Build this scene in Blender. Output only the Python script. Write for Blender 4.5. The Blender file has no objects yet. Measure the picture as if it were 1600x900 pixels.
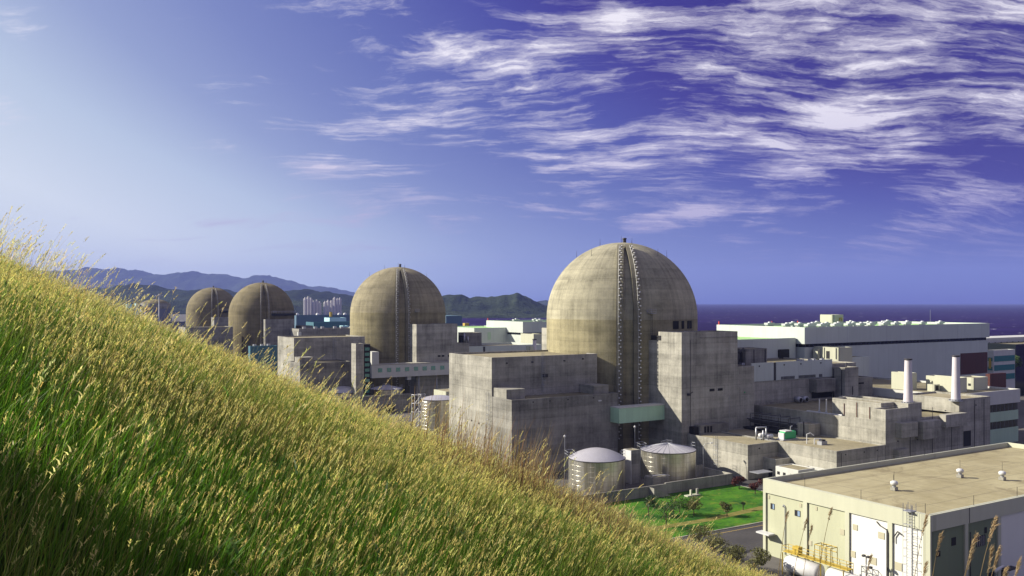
import bpy, math, random
import numpy as np
from mathutils import Vector, Matrix, noise as mnoise
R = math.radians
random.seed(7); rng = np.random.default_rng(7)
sc = bpy.context.scene
col = sc.collection

# ------------------------------------------------------------------ camera
H, F, HOR = 44.5, 1380.0, 471.0            # eye height, focal length (px of a 1600 wide picture), horizon row
TH = R(31.5)                               # heading of the plant grid; v runs away to the right, u away to the left
cam = bpy.data.objects.new('camera', bpy.data.cameras.new('camera')); col.objects.link(cam)
cam.location = (0, 0, H); cam.rotation_euler = (R(90), 0, 0)
cam.data.sensor_width = 36; cam.data.lens = 36 * F / 1600
cam.data.shift_y = (HOR - 450) / 1600
cam.data.clip_start = .1; cam.data.clip_end = 60000
sc.camera = cam
# ------------------------------------------------------------------ light
EXPO = 1.0
ALB = .82     # base colours of built surfaces, common factor
SUN_AZ, SUN_EL = R(-81.5), R(29.3)             # azimuth from +Y towards +X
sd = Vector((math.sin(SUN_AZ) * math.cos(SUN_EL), math.cos(SUN_AZ) * math.cos(SUN_EL), math.sin(SUN_EL)))
sun = bpy.data.objects.new('sun', bpy.data.lights.new('sun', 'SUN')); col.objects.link(sun)
sun.rotation_euler = sd.to_track_quat('Z', 'Y').to_euler()
sun.data.energy = 5.0; sun.data.angle = R(.5); sun.data.color = (1, .93, .78)
sc.view_settings.view_transform = 'Standard'; sc.view_settings.look = 'None'
sc.view_settings.exposure = EXPO; sc.view_settings.gamma = 1
SKY_STRENGTH = .1
HAZE = 5.2e-5
CLOUD = (.102, .034); CLOC = (7.3, 2.1, 0)
w = bpy.data.worlds.new('World'); sc.world = w; w.use_nodes = True

class NT:
    def __init__(s, nt): s.nt = nt; nt.nodes.clear()
    def n(s, t, **k):
        nd = s.nt.nodes.new(t)
        for a, b in k.items():
            if a.startswith('i_'): nd.inputs[a[2:].replace('_', ' ')].default_value = b
            else: setattr(nd, a, b)
        return nd
    def l(s, a, b): s.nt.links.new(a, b)
    def m(s, op, a, b=None, c=None, clamp=False):
        nd = s.nt.nodes.new('ShaderNodeMath'); nd.operation = op; nd.use_clamp = clamp
        for i, x in enumerate((a, b, c)):
            if x is None: continue
            if hasattr(x, 'links'): s.l(x, nd.inputs[i])
            else: nd.inputs[i].default_value = x
        return nd.outputs[0]
    def vm(s, op, a, b=None):
        nd = s.nt.nodes.new('ShaderNodeVectorMath'); nd.operation = op
        for i, x in enumerate((a, b)):
            if x is None: continue
            if hasattr(x, 'links'): s.l(x, nd.inputs[i])
            else: nd.inputs[i].default_value = x
        return nd.outputs[0]
    def ramp(s, x, a, b, smooth=True):
        nd = s.nt.nodes.new('ShaderNodeMapRange'); nd.interpolation_type = 'SMOOTHSTEP' if smooth else 'LINEAR'
        s.l(x, nd.inputs[0]); nd.inputs[1].default_value = a; nd.inputs[2].default_value = b
        return nd.outputs[0]
    def mix(s, f, a, b, mode='MIX'):
        nd = s.nt.nodes.new('ShaderNodeMix'); nd.data_type = 'RGBA'; nd.blend_type = mode
        for i, x in ((0, f), (6, a), (7, b)):
            if hasattr(x, 'links'): s.l(x, nd.inputs[i])
            elif i == 0: nd.inputs[0].default_value = x
            else: nd.inputs[i].default_value = (*x, 1) if len(x) == 3 else x
        return nd.outputs[2]
    def noise(s, vec, scale, detail=4, rough=.55, dist=0):
        nd = s.nt.nodes.new('ShaderNodeTexNoise'); s.l(vec, nd.inputs['Vector'])
        nd.inputs['Scale'].default_value = scale; nd.inputs['Detail'].default_value = detail
        nd.inputs['Roughness'].default_value = rough; nd.inputs['Distortion'].default_value = dist
        return nd.outputs[0]

def world_nodes():
    t = NT(w.node_tree)
    sky = t.n('ShaderNodeTexSky', sky_type='NISHITA', sun_disc=False)
    sky.sun_elevation = SUN_EL; sky.sun_rotation = SUN_AZ
    sky.air_density = 1.0; sky.dust_density = .3; sky.ozone_density = 2.0; sky.altitude = 50
    tc = t.n('ShaderNodeTexCoord').outputs['Generated']
    # slide-film response of the physical sky: deep indigo where it is dark, pale blue where it is bright
    sp = t.n('ShaderNodeSeparateColor'); t.l(sky.outputs[0], sp.inputs[0])
    sx = t.n('ShaderNodeSeparateXYZ'); t.l(tc, sx.inputs[0])
    lift = t.m('SUBTRACT', .045, t.m('MULTIPLY', t.m('MAXIMUM', t.m('MINIMUM', sx.outputs[0], .5), -.75), .53))
    cr = t.n('ShaderNodeValToRGB'); t.l(t.m('ADD', t.m('DIVIDE', sp.outputs[1], 10.0), lift), cr.inputs[0])
    st = [(.16, 54, 43, 134), (.25, 60, 52, 144), (.32, 74, 78, 162), (.42, 100, 112, 180), (.52, 124, 138, 194), (.62, 150, 165, 208), (.74, 190, 205, 229), (.92, 222, 231, 243)]
    lin = lambda q: ((q/255+.055)/1.055)**2.4
    el = cr.color_ramp.elements
    while len(el) < len(st): el.new(.5)
    for e, (p, r_, g_, b_) in zip(el, st): e.position = p; e.color = (lin(r_), lin(g_), lin(b_), 1)
    base = t.mix(1.0, cr.outputs[0], (2**-EXPO/SKY_STRENGTH,)*3, 'MULTIPLY')
    sep = t.n('ShaderNodeSeparateXYZ'); t.l(tc, sep.inputs[0])
    x, y, z = sep.outputs
    den = t.m('ADD', t.m('MULTIPLY', t.m('MAXIMUM', z, .0), .75), .17)
    px = t.m('DIVIDE', x, den); py = t.m('DIVIDE', y, den)
    cb = t.n('ShaderNodeCombineXYZ'); t.l(px, cb.inputs[0]); t.l(py, cb.inputs[1])
    P = cb.outputs[0]
    def wcol(vec, s, det):
        nd = t.n('ShaderNodeTexNoise'); t.l(vec, nd.inputs['Vector']); nd.inputs['Scale'].default_value = s; nd.inputs['Detail'].default_value = det; nd.inputs['Roughness'].default_value = .6
        return t.vm('SUBTRACT', nd.outputs['Color'], (.5, .5, .5))
    Pw = t.vm('ADD', P, t.vm('MULTIPLY', wcol(P, .8, 1), (.5, .5, 0)))
    Pf = t.vm('ADD', Pw, t.vm('MULTIPLY', wcol(P, 3.0, 5), (.28, .16, 0)))
    def mapped(vec, rot, scl, loc=(0, 0, 0)):
        mp = t.n('ShaderNodeMapping'); t.l(vec, mp.inputs[0]); mp.inputs['Rotation'].default_value = (0, 0, R(rot)); mp.inputs['Scale'].default_value = scl; mp.inputs['Location'].default_value = loc
        return mp.outputs[0]
    big = t.noise(mapped(P, 0, (1, 1, 1), CLOC), .85, 2, .5)
    a = t.noise(mapped(Pf, 8, (.8, 1.3, 1)), 3.0, 10, .60)
    b = t.noise(mapped(Pf, 38, (.9, 4.4, 1), (3, 5, 0)), 3.2, 9, .68)
    f = t.noise(mapped(Pf, 50, (1.0, 8, 1), (1, 2, 0)), 3.4, 7, .72)
    right = t.ramp(t.m('ADD', x, t.m('MULTIPLY', z, .55)), -.36, .36)
    low = t.ramp(z, .02, .10)
    hi = t.ramp(z, .12, .34)
    cover = t.m('ADD', t.m('MULTIPLY', right, CLOUD[0]), t.m('MULTIPLY', hi, CLOUD[1]))
    d = t.m('ADD', t.m('MULTIPLY', a, .52), t.m('MULTIPLY', b, .27)); d = t.m('ADD', d, t.m('MULTIPLY', f, .21))
    d = t.m('ADD', d, t.m('MULTIPLY', t.m('SUBTRACT', big, .5), .36))
    d = t.m('ADD', d, cover)
    c = t.m('POWER', t.ramp(d, .562, .705, False), 1.5)
    c = t.m('MINIMUM', t.m('MULTIPLY', c, low), .95)
    k = 2**-EXPO/SKY_STRENGTH
    ccol = t.mix(t.ramp(z, .03, .26), (.46*k, .41*k, .64*k), (.96*k, .92*k, 1.0*k))
    out = t.mix(c, base, ccol)
    bg = t.n('ShaderNodeBackground'); t.l(out, bg.inputs[0]); bg.inputs[1].default_value = SKY_STRENGTH
    o = t.n('ShaderNodeOutputWorld'); t.l(bg.outputs[0], o.inputs[0])
world_nodes()
sc.cycles.max_bounces = 6; sc.cycles.diffuse_bounces = 2; sc.cycles.glossy_bounces = 3
sc.cycles.volume_bounces = 1; sc.cycles.transparent_max_bounces = 8
sc.cycles.use_denoising = True

# ------------------------------------------------------------------ plan helpers
SN, CS = math.sin(TH), math.cos(TH)
def W(v, u, z=0): return Vector((CS * v - SN * u, SN * v + CS * u, z))          # plant grid -> world
def VU(px, d):                                                                  # column of the survey picture + distance -> plant grid
    X = (px - 800) / F * d
    return CS * X + SN * d, -SN * X + CS * d
def ZZ(py, d): return H - (py - HOR) / F * d
def v_at(px, u):
    k = (px - 800) / F
    return u * (SN + k * CS) / (CS - k * SN)
def u_at(px, v):
    k = (px - 800) / F
    return v * (CS - k * SN) / (SN + k * CS)
def blk(xc, yc, d, xl, xr, depth=None, width=None):
    v0, u0 = VU(xc, d)
    u1 = u0 + depth if depth else u_at(xl, v0)
    v1 = v0 + width if width else v_at(xr, u0)
    return v0, v1, u0, u1, ZZ(yc, d)

# ------------------------------------------------------------------ mesh helpers
class MB:
    def __init__(s, o=(0, 0, 0)): s.v = []; s.f = []; s.o = Vector(o); s.smooth = set()
    def add(s, vs, fs, smooth=False):
        b = len(s.v); s.v += [tuple(Vector(p) - s.o) for p in vs]
        if smooth: s.smooth.update(range(len(s.f), len(s.f) + len(fs)))
        s.f += [tuple(i + b for i in f) for f in fs]; return s
    def box(s, v0, v1, u0, u1, z0, z1):
        s.add([(v0,u0,z0),(v1,u0,z0),(v1,u1,z0),(v0,u1,z0),(v0,u0,z1),(v1,u0,z1),(v1,u1,z1),(v0,u1,z1)],
              [(0,3,2,1),(4,5,6,7),(0,1,5,4),(1,2,6,5),(2,3,7,6),(3,0,4,7)]); return s
    def tub(s, v0, v1, u0, u1, z0, z1, par, t=.4):          # walls with a parapet; open inside above the roof
        zi = z1 - par
        a = [(v0,u0),(v1,u0),(v1,u1),(v0,u1)]; b = [(v0+t,u0+t),(v1-t,u0+t),(v1-t,u1-t),(v0+t,u1-t)]
        vs = [(*p,z0) for p in a] + [(*p,z1) for p in a] + [(*p,z1) for p in b] + [(*p,zi) for p in b]
        fs = []
        for i in range(4):
            j = (i+1) % 4
            fs += [(i,j,j+4,i+4),(i+4,j+4,j+8,i+8),(i+8,j+8,j+12,i+12)]
        fs += [(3,2,1,0)]
        s.add(vs, fs); return s
    def quad(s, *p): s.add(p, [tuple(range(len(p)))]); return s
    def lathe(s, prof, c=(0,0,0), n=48, a0=0, a1=2*math.pi, smooth=True):
        full = abs(a1 - a0 - 2*math.pi) < 1e-6
        m = n if full else n + 1
        vs = []
        for r, z in prof:
            for i in range(m):
                a = a0 + (a1-a0) * i / n; vs.append((c[0] + r*math.cos(a), c[1] + r*math.sin(a), c[2] + z))
        fs = []
        for k in range(len(prof)-1):
            for i in range(n):
                j = (i+1) % m if full else i+1
                fs.append((k*m+i, k*m+j, (k+1)*m+j, (k+1)*m+i))
        s.add(vs, fs, smooth)
        if full:
            if prof[-1][0] > 1e-3: s.add([(c[0]+prof[-1][0]*math.cos(2*math.pi*i/n), c[1]+prof[-1][0]*math.sin(2*math.pi*i/n), c[2]+prof[-1][1]) for i in range(n)], [tuple(range(n))])
        return s
    def cyl(s, v, u, z0, z1, r0, r1=None, n=16):
        return s.lathe([(r0, z0), (r0 if r1 is None else r1, z1)], (v, u, 0), n)
    def tube(s, p0, p1, r, n=6, r1=None):
        p0, p1 = Vector(p0), Vector(p1); d = (p1-p0)
        if d.length < 1e-6: return s
        q = d.to_track_quat('Z', 'Y'); r1 = r if r1 is None else r1
        vs = [tuple(p0 + q @ Vector((r*math.cos(2*math.pi*i/n), r*math.sin(2*math.pi*i/n), 0))) for i in range(n)]
        vs += [tuple(p1 + q @ Vector((r1*math.cos(2*math.pi*i/n), r1*math.sin(2*math.pi*i/n), 0))) for i in range(n)]
        s.add(vs, [(i,(i+1)%n,(i+1)%n+n,i+n) for i in range(n)] + [tuple(range(n))[::-1], tuple(range(n,2*n))], n > 6); return s
    def path(s, pts, r, n=6):
        for a, b in zip(pts, pts[1:]): s.tube(a, b, r, n)
        return s
    def build(s, name, mat, parent=None, bevel=0):
        me = bpy.data.meshes.new(name); me.from_pydata(s.v, [], s.f); me.update()
        if s.smooth:
            fl = [i in s.smooth for i in range(len(s.f))]; me.polygons.foreach_set('use_smooth', fl)
        me.materials.append(mat)
        o = bpy.data.objects.new(name, me); col.objects.link(o)
        if parent: o.parent = parent
        if bevel:
            b = o.modifiers.new('bevel', 'BEVEL'); b.width = bevel; b.segments = 1; b.limit_method = 'ANGLE'
        return o

def tag(o, label=None, cat=None, group=None, kind=None):
    if label: o['label'] = label
    if cat: o['category'] = cat
    if group: o['group'] = group
    if kind: o['kind'] = kind
    return o
def thing(name, label, cat, org, group=None, grid=True):
    o = bpy.data.objects.new(name, None); col.objects.link(o); o.empty_display_size = .5
    o.location = W(*org) if grid else org
    if grid: o.rotation_euler = (0, 0, TH)
    return tag(o, label, cat, group)
def single(mb, name, mat, label, cat, group=None, bevel=0):     # a thing that is one mesh, built in plant grid
    o = mb.build(name, mat, None, bevel); o.location = W(*mb.o); o.rotation_euler = (0, 0, TH)
    return tag(o, label, cat, group)
def copy_thing(src, loc, label=None, rz=None, scale=None):
    c = src.copy(); col.objects.link(c); c.location = loc
    if rz is not None: c.rotation_euler = (0, 0, rz)
    if scale: c.scale = (scale,)*3
    if label: c['label'] = label
    for ch in src.children:
        k = ch.copy(); col.objects.link(k); k.parent = c
        for g in ch.children:
            q = g.copy(); col.objects.link(q); q.parent = k
    return c

# ------------------------------------------------------------------ materials
def mat(name, color=(.5,.5,.5), rough=.7, metal=0, var=0, vscale=.5, spec=.4):
    color = tuple(q*ALB for q in color)
    m = bpy.data.materials.new(name); m.use_nodes = True; t = NT(m.node_tree)
    b = t.n('ShaderNodeBsdfPrincipled'); b.inputs['Roughness'].default_value = rough; b.inputs['Metallic'].default_value = metal
    b.inputs['Specular IOR Level'].default_value = spec
    if var:
        oc = t.n('ShaderNodeTexCoord').outputs['Object']
        n1 = t.noise(oc, vscale, 5, .6)
        mp = t.n('ShaderNodeMapping'); t.l(oc, mp.inputs[0]); mp.inputs['Scale'].default_value = (1.5, 1.5, .12)
        n2 = t.noise(mp.outputs[0], 1.2, 4, .6)
        f = t.m('ADD', t.m('MULTIPLY', n1, .6), t.m('MULTIPLY', n2, .4))
        f = t.ramp(f, .3, .7, False)
        c = t.mix(f, tuple(x*(1-var) for x in color), tuple(min(1, x*(1+var*.6)) for x in color))
        t.l(c, b.inputs['Base Color'])
    else: b.inputs['Base Color'].default_value = (*color, 1)
    o = t.n('ShaderNodeOutputMaterial'); t.l(b.outputs[0], o.inputs[0]); return m

def concrete(name, color, lift=3.0, panel=2.6, tone=.16, stain=.5, radial=False, stainc=(.10,.085,.06), top=None):
    color = tuple(q*ALB for q in color); top = top and (top[0], tuple(q*ALB for q in top[1]), top[2])
    m = bpy.data.materials.new(name); m.use_nodes = True; t = NT(m.node_tree)
    b = t.n('ShaderNodeBsdfPrincipled'); b.inputs['Roughness'].default_value = .9; b.inputs['Specular IOR Level'].default_value = .2
    oc = t.n('ShaderNodeTexCoord').outputs['Object']
    sep = t.n('ShaderNodeSeparateXYZ'); t.l(oc, sep.inputs[0]); x, y, z = sep.outputs
    if radial: h = t.m('MULTIPLY', t.m('ARCTAN2', y, x), 23.0)
    else: h = t.m('ADD', t.m('MULTIPLY', x, 1.0), t.m('MULTIPLY', y, 1.0))
    zz = t.m('DIVIDE', z, lift); hh = t.m('DIVIDE', h, panel)
    fz = t.m('FLOOR', zz); fh = t.m('FLOOR', hh)
    cb = t.n('ShaderNodeCombineXYZ'); t.l(fz, cb.inputs[0]); t.l(fh, cb.inputs[1])
    wn = t.n('ShaderNodeTexWhiteNoise', noise_dimensions='2D'); t.l(cb.outputs[0], wn.inputs['Vector'])
    cz = t.n('ShaderNodeCombineXYZ'); t.l(fz, cz.inputs[0])
    wz = t.n('ShaderNodeTexWhiteNoise', noise_dimensions='2D'); t.l(cz.outputs[0], wz.inputs['Vector'])
    # seams
    rz = t.m('SUBTRACT', zz, fz); rh = t.m('SUBTRACT', hh, fh)
    sz = t.m('LESS_THAN', rz, .035); sh = t.m('LESS_THAN', rh, .03)
    # blotches, streaks
    n1 = t.noise(oc, .13, 6, .62)
    n3 = t.noise(oc, 1.4, 5, .7)
    ch = t.n('ShaderNodeCombineXYZ'); t.l(h, ch.inputs[0]); t.l(t.m('MULTIPLY', z, .045), ch.inputs[1])
    st = t.noise(ch.outputs[0], .9, 6, .7)
    c2 = t.n('ShaderNodeCombineXYZ'); t.l(t.m('MULTIPLY', h, .06), c2.inputs[0]); t.l(z, c2.inputs[1])
    ho = t.noise(c2.outputs[0], .5, 5, .65)
    v = t.m('ADD', 1.0, t.m('MULTIPLY', t.m('SUBTRACT', wn.outputs[0], .5), tone*.55))
    v = t.m('ADD', v, t.m('MULTIPLY', t.m('SUBTRACT', wz.outputs[0], .5), tone*.8))
    v = t.m('ADD', v, t.m('MULTIPLY', t.m('SUBTRACT', n1, .5), tone*5.5))
    v = t.m('ADD', v, t.m('MULTIPLY', t.m('SUBTRACT', st, .5), tone*4.5))
    v = t.m('ADD', v, t.m('MULTIPLY', t.m('SUBTRACT', ho, .5), tone*3.2))
    v = t.m('ADD', v, t.m('MULTIPLY', t.m('SUBTRACT', n3, .5), tone*2.2))
    v = t.m('SUBTRACT', v, t.m('MULTIPLY', sz, .20)); v = t.m('SUBTRACT', v, t.m('MULTIPLY', sh, .12))
    v = t.m('MAXIMUM', v, .25)
    vc = t.n('ShaderNodeCombineXYZ'); [t.l(v, vc.inputs[i]) for i in range(3)]
    c = t.mix(1, color, vc.outputs[0], 'MULTIPLY')
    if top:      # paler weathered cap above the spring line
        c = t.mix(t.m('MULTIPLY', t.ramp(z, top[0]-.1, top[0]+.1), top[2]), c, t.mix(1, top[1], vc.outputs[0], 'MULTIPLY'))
    sm = t.m('MULTIPLY', t.ramp(t.m('ADD', t.m('MULTIPLY', st, .6), t.m('MULTIPLY', n1, .4)), .56, .72), stain)
    c = t.mix(sm, c, stainc)
    t.l(c, b.inputs['Base Color'])
    bp = t.n('ShaderNodeBump'); bp.inputs['Strength'].default_value = .35; bp.inputs['Distance'].default_value = .06; t.l(n3, bp.inputs['Height'])
    t.l(bp.outputs[0], b.inputs['Normal'])
    o = t.n('ShaderNodeOutputMaterial'); t.l(b.outputs[0], o.inputs[0]); return m

def panels(name, color, dv=3.0, dz=0, var=.08, rough=.55, dark=.82, seam=.02):   # sheet cladding with seams
    color = tuple(q*ALB for q in color)
    m = bpy.data.materials.new(name); m.use_nodes = True; t = NT(m.node_tree)
    b = t.n('ShaderNodeBsdfPrincipled'); b.inputs['Roughness'].default_value = rough; b.inputs['Specular IOR Level'].default_value = .3
    oc = t.n('ShaderNodeTexCoord').outputs['Object']
    sep = t.n('ShaderNodeSeparateXYZ'); t.l(oc, sep.inputs[0]); x, y, z = sep.outputs
    h = t.m('DIVIDE', t.m('ADD', x, y), dv); r = t.m('FRACT', h)
    s = t.m('LESS_THAN', r, seam)
    if dz: s = t.m('MAXIMUM', s, t.m('LESS_THAN', t.m('FRACT', t.m('DIVIDE', z, dz)), seam*1.2))
    wn = t.n('ShaderNodeTexWhiteNoise', noise_dimensions='1D'); t.l(t.m('FLOOR', h), wn.inputs['W'])
    mp = t.n('ShaderNodeMapping'); t.l(oc, mp.inputs[0]); mp.inputs['Scale'].default_value = (.7, .7, .06)
    n1 = t.noise(mp.outputs[0], 1.1, 5, .65); n2 = t.noise(oc, .15, 4, .6)
    v = t.m('ADD', 1, t.m('MULTIPLY', t.m('SUBTRACT', n1, .55), var*3))
    v = t.m('ADD', v, t.m('MULTIPLY', t.m('SUBTRACT', n2, .5), var*2))
    v = t.m('ADD', v, t.m('MULTIPLY', t.m('SUBTRACT', wn.outputs[0], .5), var*.8))
    v = t.m('MULTIPLY', v, t.m('SUBTRACT', 1.0, t.m('MULTIPLY', s, 1-dark)))
    vc = t.n('ShaderNodeCombineXYZ'); [t.l(v, vc.inputs[i]) for i in range(3)]
    t.l(t.mix(1, color, vc.outputs[0], 'MULTIPLY'), b.inputs['Base Color'])
    o = t.n('ShaderNodeOutputMaterial'); t.l(b.outputs[0], o.inputs[0]); return m

def ground_mat(name, c0, c1, scale=.05, fine=1.0, rough=.95, patch=None, seams=None):
    c0 = tuple(q*ALB for q in c0); c1 = tuple(q*ALB for q in c1)
    m = bpy.data.materials.new(name); m.use_nodes = True; t = NT(m.node_tree)
    b = t.n('ShaderNodeBsdfPrincipled'); b.inputs['Roughness'].default_value = rough; b.inputs['Specular IOR Level'].default_value = .15
    oc = t.n('ShaderNodeTexCoord').outputs['Object']
    n1 = t.noise(oc, scale, 6, .6); n2 = t.noise(oc, fine, 6, .7)
    f = t.ramp(t.m('ADD', t.m('MULTIPLY', n1, .6), t.m('MULTIPLY', n2, .4)), .36, .64)
    c = t.mix(f, c0, c1)
    if patch:
        n4 = t.noise(oc, scale*2.3, 5, .65, .6); c = t.mix(t.m('MULTIPLY', t.ramp(n4, .54, .64), patch[1]), c, patch[0])
    if seams:
        sp = t.n('ShaderNodeSeparateXYZ'); t.l(oc, sp.inputs[0]); wob = t.m('MULTIPLY', t.m('SUBTRACT', n2, .5), .12)
        l1 = t.m('LESS_THAN', t.m('FRACT', t.m('DIVIDE', t.m('ADD', sp.outputs[0], wob), seams[0])), .022); l2 = t.m('LESS_THAN', t.m('FRACT', t.m('DIVIDE', t.m('ADD', sp.outputs[1], wob), seams[1])), .03)
        mp = t.n('ShaderNodeMapping'); t.l(oc, mp.inputs[0]); mp.inputs['Scale'].default_value = (.05, .9, 1); n5 = t.noise(mp.outputs[0], 1.0, 5, .7)
        c = t.mix(t.m('MULTIPLY', t.ramp(n5, .5, .72), .35), c, (.15,.125,.085)); c = t.mix(t.m('MULTIPLY', t.m('MAXIMUM', l1, l2), .45), c, (.10,.085,.06))
    t.l(c, b.inputs['Base Color'])
    bp = t.n('ShaderNodeBump'); bp.inputs['Strength'].default_value = .4; bp.inputs['Distance'].default_value = .05; t.l(n2, bp.inputs['Height']); t.l(bp.outputs[0], b.inputs['Normal'])
    o = t.n('ShaderNodeOutputMaterial'); t.l(b.outputs[0], o.inputs[0]); return m

M = dict(
 conc = concrete('board_marked_concrete', (.325,.312,.268), tone=.28, stain=.5),
 conc2 = concrete('grey_concrete', (.235,.226,.20), lift=2.4, tone=.29, stain=.5),
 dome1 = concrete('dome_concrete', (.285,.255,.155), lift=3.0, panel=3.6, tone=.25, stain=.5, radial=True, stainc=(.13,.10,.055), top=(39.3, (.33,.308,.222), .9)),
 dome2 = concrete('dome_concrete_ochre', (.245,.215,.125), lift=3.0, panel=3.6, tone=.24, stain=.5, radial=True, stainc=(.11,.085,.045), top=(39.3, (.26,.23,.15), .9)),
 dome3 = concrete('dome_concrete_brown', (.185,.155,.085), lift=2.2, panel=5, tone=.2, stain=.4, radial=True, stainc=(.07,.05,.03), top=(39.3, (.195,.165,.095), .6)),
 roof = ground_mat('roof_screed', (.17,.15,.095), (.29,.26,.165), .06, .9, patch=((.12,.105,.07), .6)),
 roofw = ground_mat('pale_roof_screed', (.25,.22,.14), (.36,.32,.21), .05, .8, patch=((.18,.155,.10), .55)),
 green_roof = mat('green_roof_coating', (.36,.62,.22), .7, var=.15),
 white = panels('white_cladding', (.53,.575,.53), 6, 0, .07),
 white_small = panels('white_panels', (.56,.56,.52), 1.6, 0, .06),
 cream = panels('cream_render', (.50,.505,.385), 40, 0, .07),
 cream_bay = panels('cream_render_bay', (.46,.47,.33), 40, 0, .10),
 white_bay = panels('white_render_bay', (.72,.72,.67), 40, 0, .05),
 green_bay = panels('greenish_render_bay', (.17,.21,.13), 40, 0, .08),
 brown = panels('brown_sheeting', (.085,.022,.016), 1.2, 0, .15, dark=.6, seam=.1),
 glass_bars = panels('barred_glazing', (.014,.017,.022), 2.2, 0, .1, rough=.15, dark=6.0, seam=.09), glass = mat('dark_glazing', (.012,.016,.02), .12, spec=.8),
 teal_glass = mat('teal_glazing', (.03,.20,.17), .15, spec=.8),
 dark = mat('dark_opening', (.012,.011,.014), .8),
 steel = mat('galvanised_steel', (.42,.43,.46), .5, .6),
 dark_steel = mat('dark_steel', (.05,.048,.055), .6, .3),
 white_paint = mat('white_paint', (.60,.60,.60), .5, var=.08),
 stack = mat('pinkish_white_paint', (.62,.57,.60), .5, var=.10, vscale=.3),
 green_paint = panels('pale_green_cladding', (.44,.66,.46), 2.4, 0, .10, dark=.9),
 pale_green = panels('pale_green_panels', (.42,.56,.40), 2.0, 0, .08),
 teal = panels('teal_cladding', (.06,.165,.21), 5, 0, .08),
 blue = panels('blue_cladding', (.09,.16,.23), 6, 0, .08),
 cyan = panels('pale_cyan_cladding', (.45,.74,.80), 4, 0, .05),
 red = mat('red_paint', (.55,.05,.03), .5), yellow = mat('yellow_paint', (.50,.36,.05), .6), green = mat('bright_green_paint', (.04,.42,.15), .45),
 roofwhite = mat('tank_roof_paint', (.40,.39,.43), .4, var=.12),
 red_brown = mat('rusty_pipe',(.16,.08,.06),.8), win_blue = mat('blue_pane',(.25,.35,.5),.3), louvre_tan = mat('tan_louvre',(.45,.42,.30),.7),
 tanroof = ground_mat('tan_roof_felt', (.30,.26,.15), (.42,.375,.23), .05, .35, patch=((.19,.16,.095), .7), seams=(9.6, 6.4)),
 blue_grey = mat('blue_grey_wall',(.16,.17,.24),.8,var=.1), apt = mat('apartment_render',(.50,.47,.47),.8),
 bark = mat('bark', (.09,.06,.04), .9, var=.3), 
)
def tank_metal():
    m = bpy.data.materials.new('tank_cladding'); m.use_nodes = True; t = NT(m.node_tree)
    b = t.n('ShaderNodeBsdfPrincipled'); b.inputs['Metallic'].default_value = .85
    oc = t.n('ShaderNodeTexCoord').outputs['Object']; sep = t.n('ShaderNodeSeparateXYZ'); t.l(oc, sep.inputs[0]); x, y, z = sep.outputs
    h = t.m('MULTIPLY', t.m('ARCTAN2', y, x), 7.0)
    cb = t.n('ShaderNodeCombineXYZ'); t.l(h, cb.inputs[0]); t.l(t.m('MULTIPLY', z, .05), cb.inputs[1])
    st = t.noise(cb.outputs[0], .7, 5, .7); n = t.noise(oc, 1.2, 4, .6)
    seam = t.m('MAXIMUM', t.m('LESS_THAN', t.m('FRACT', t.m('DIVIDE', z, 1.15)), .05), t.m('LESS_THAN', t.m('FRACT', t.m('DIVIDE', h, 1.6)), .025))
    c = t.mix(t.ramp(st, .35, .65), (.34,.32,.24), (.66,.64,.58)); c = t.mix(t.m('MULTIPLY', t.ramp(n, .5, .7), .35), c, (.42,.36,.22)); c = t.mix(t.m('MULTIPLY', seam, .45), c, (.2,.18,.15))
    t.l(c, b.inputs['Base Color']); t.l(t.m('ADD', .22, t.m('MULTIPLY', n, .22)), b.inputs['Roughness'])
    bp = t.n('ShaderNodeBump'); bp.inputs['Strength'].default_value = .5; bp.inputs['Distance'].default_value = .05
    t.l(t.m('SUBTRACT', t.m('MULTIPLY', n, .5), seam), bp.inputs['Height']); t.l(bp.outputs[0], b.inputs['Normal'])
    o = t.n('ShaderNodeOutputMaterial'); t.l(b.outputs[0], o.inputs[0]); return m
M['tank'] = tank_metal()

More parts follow.
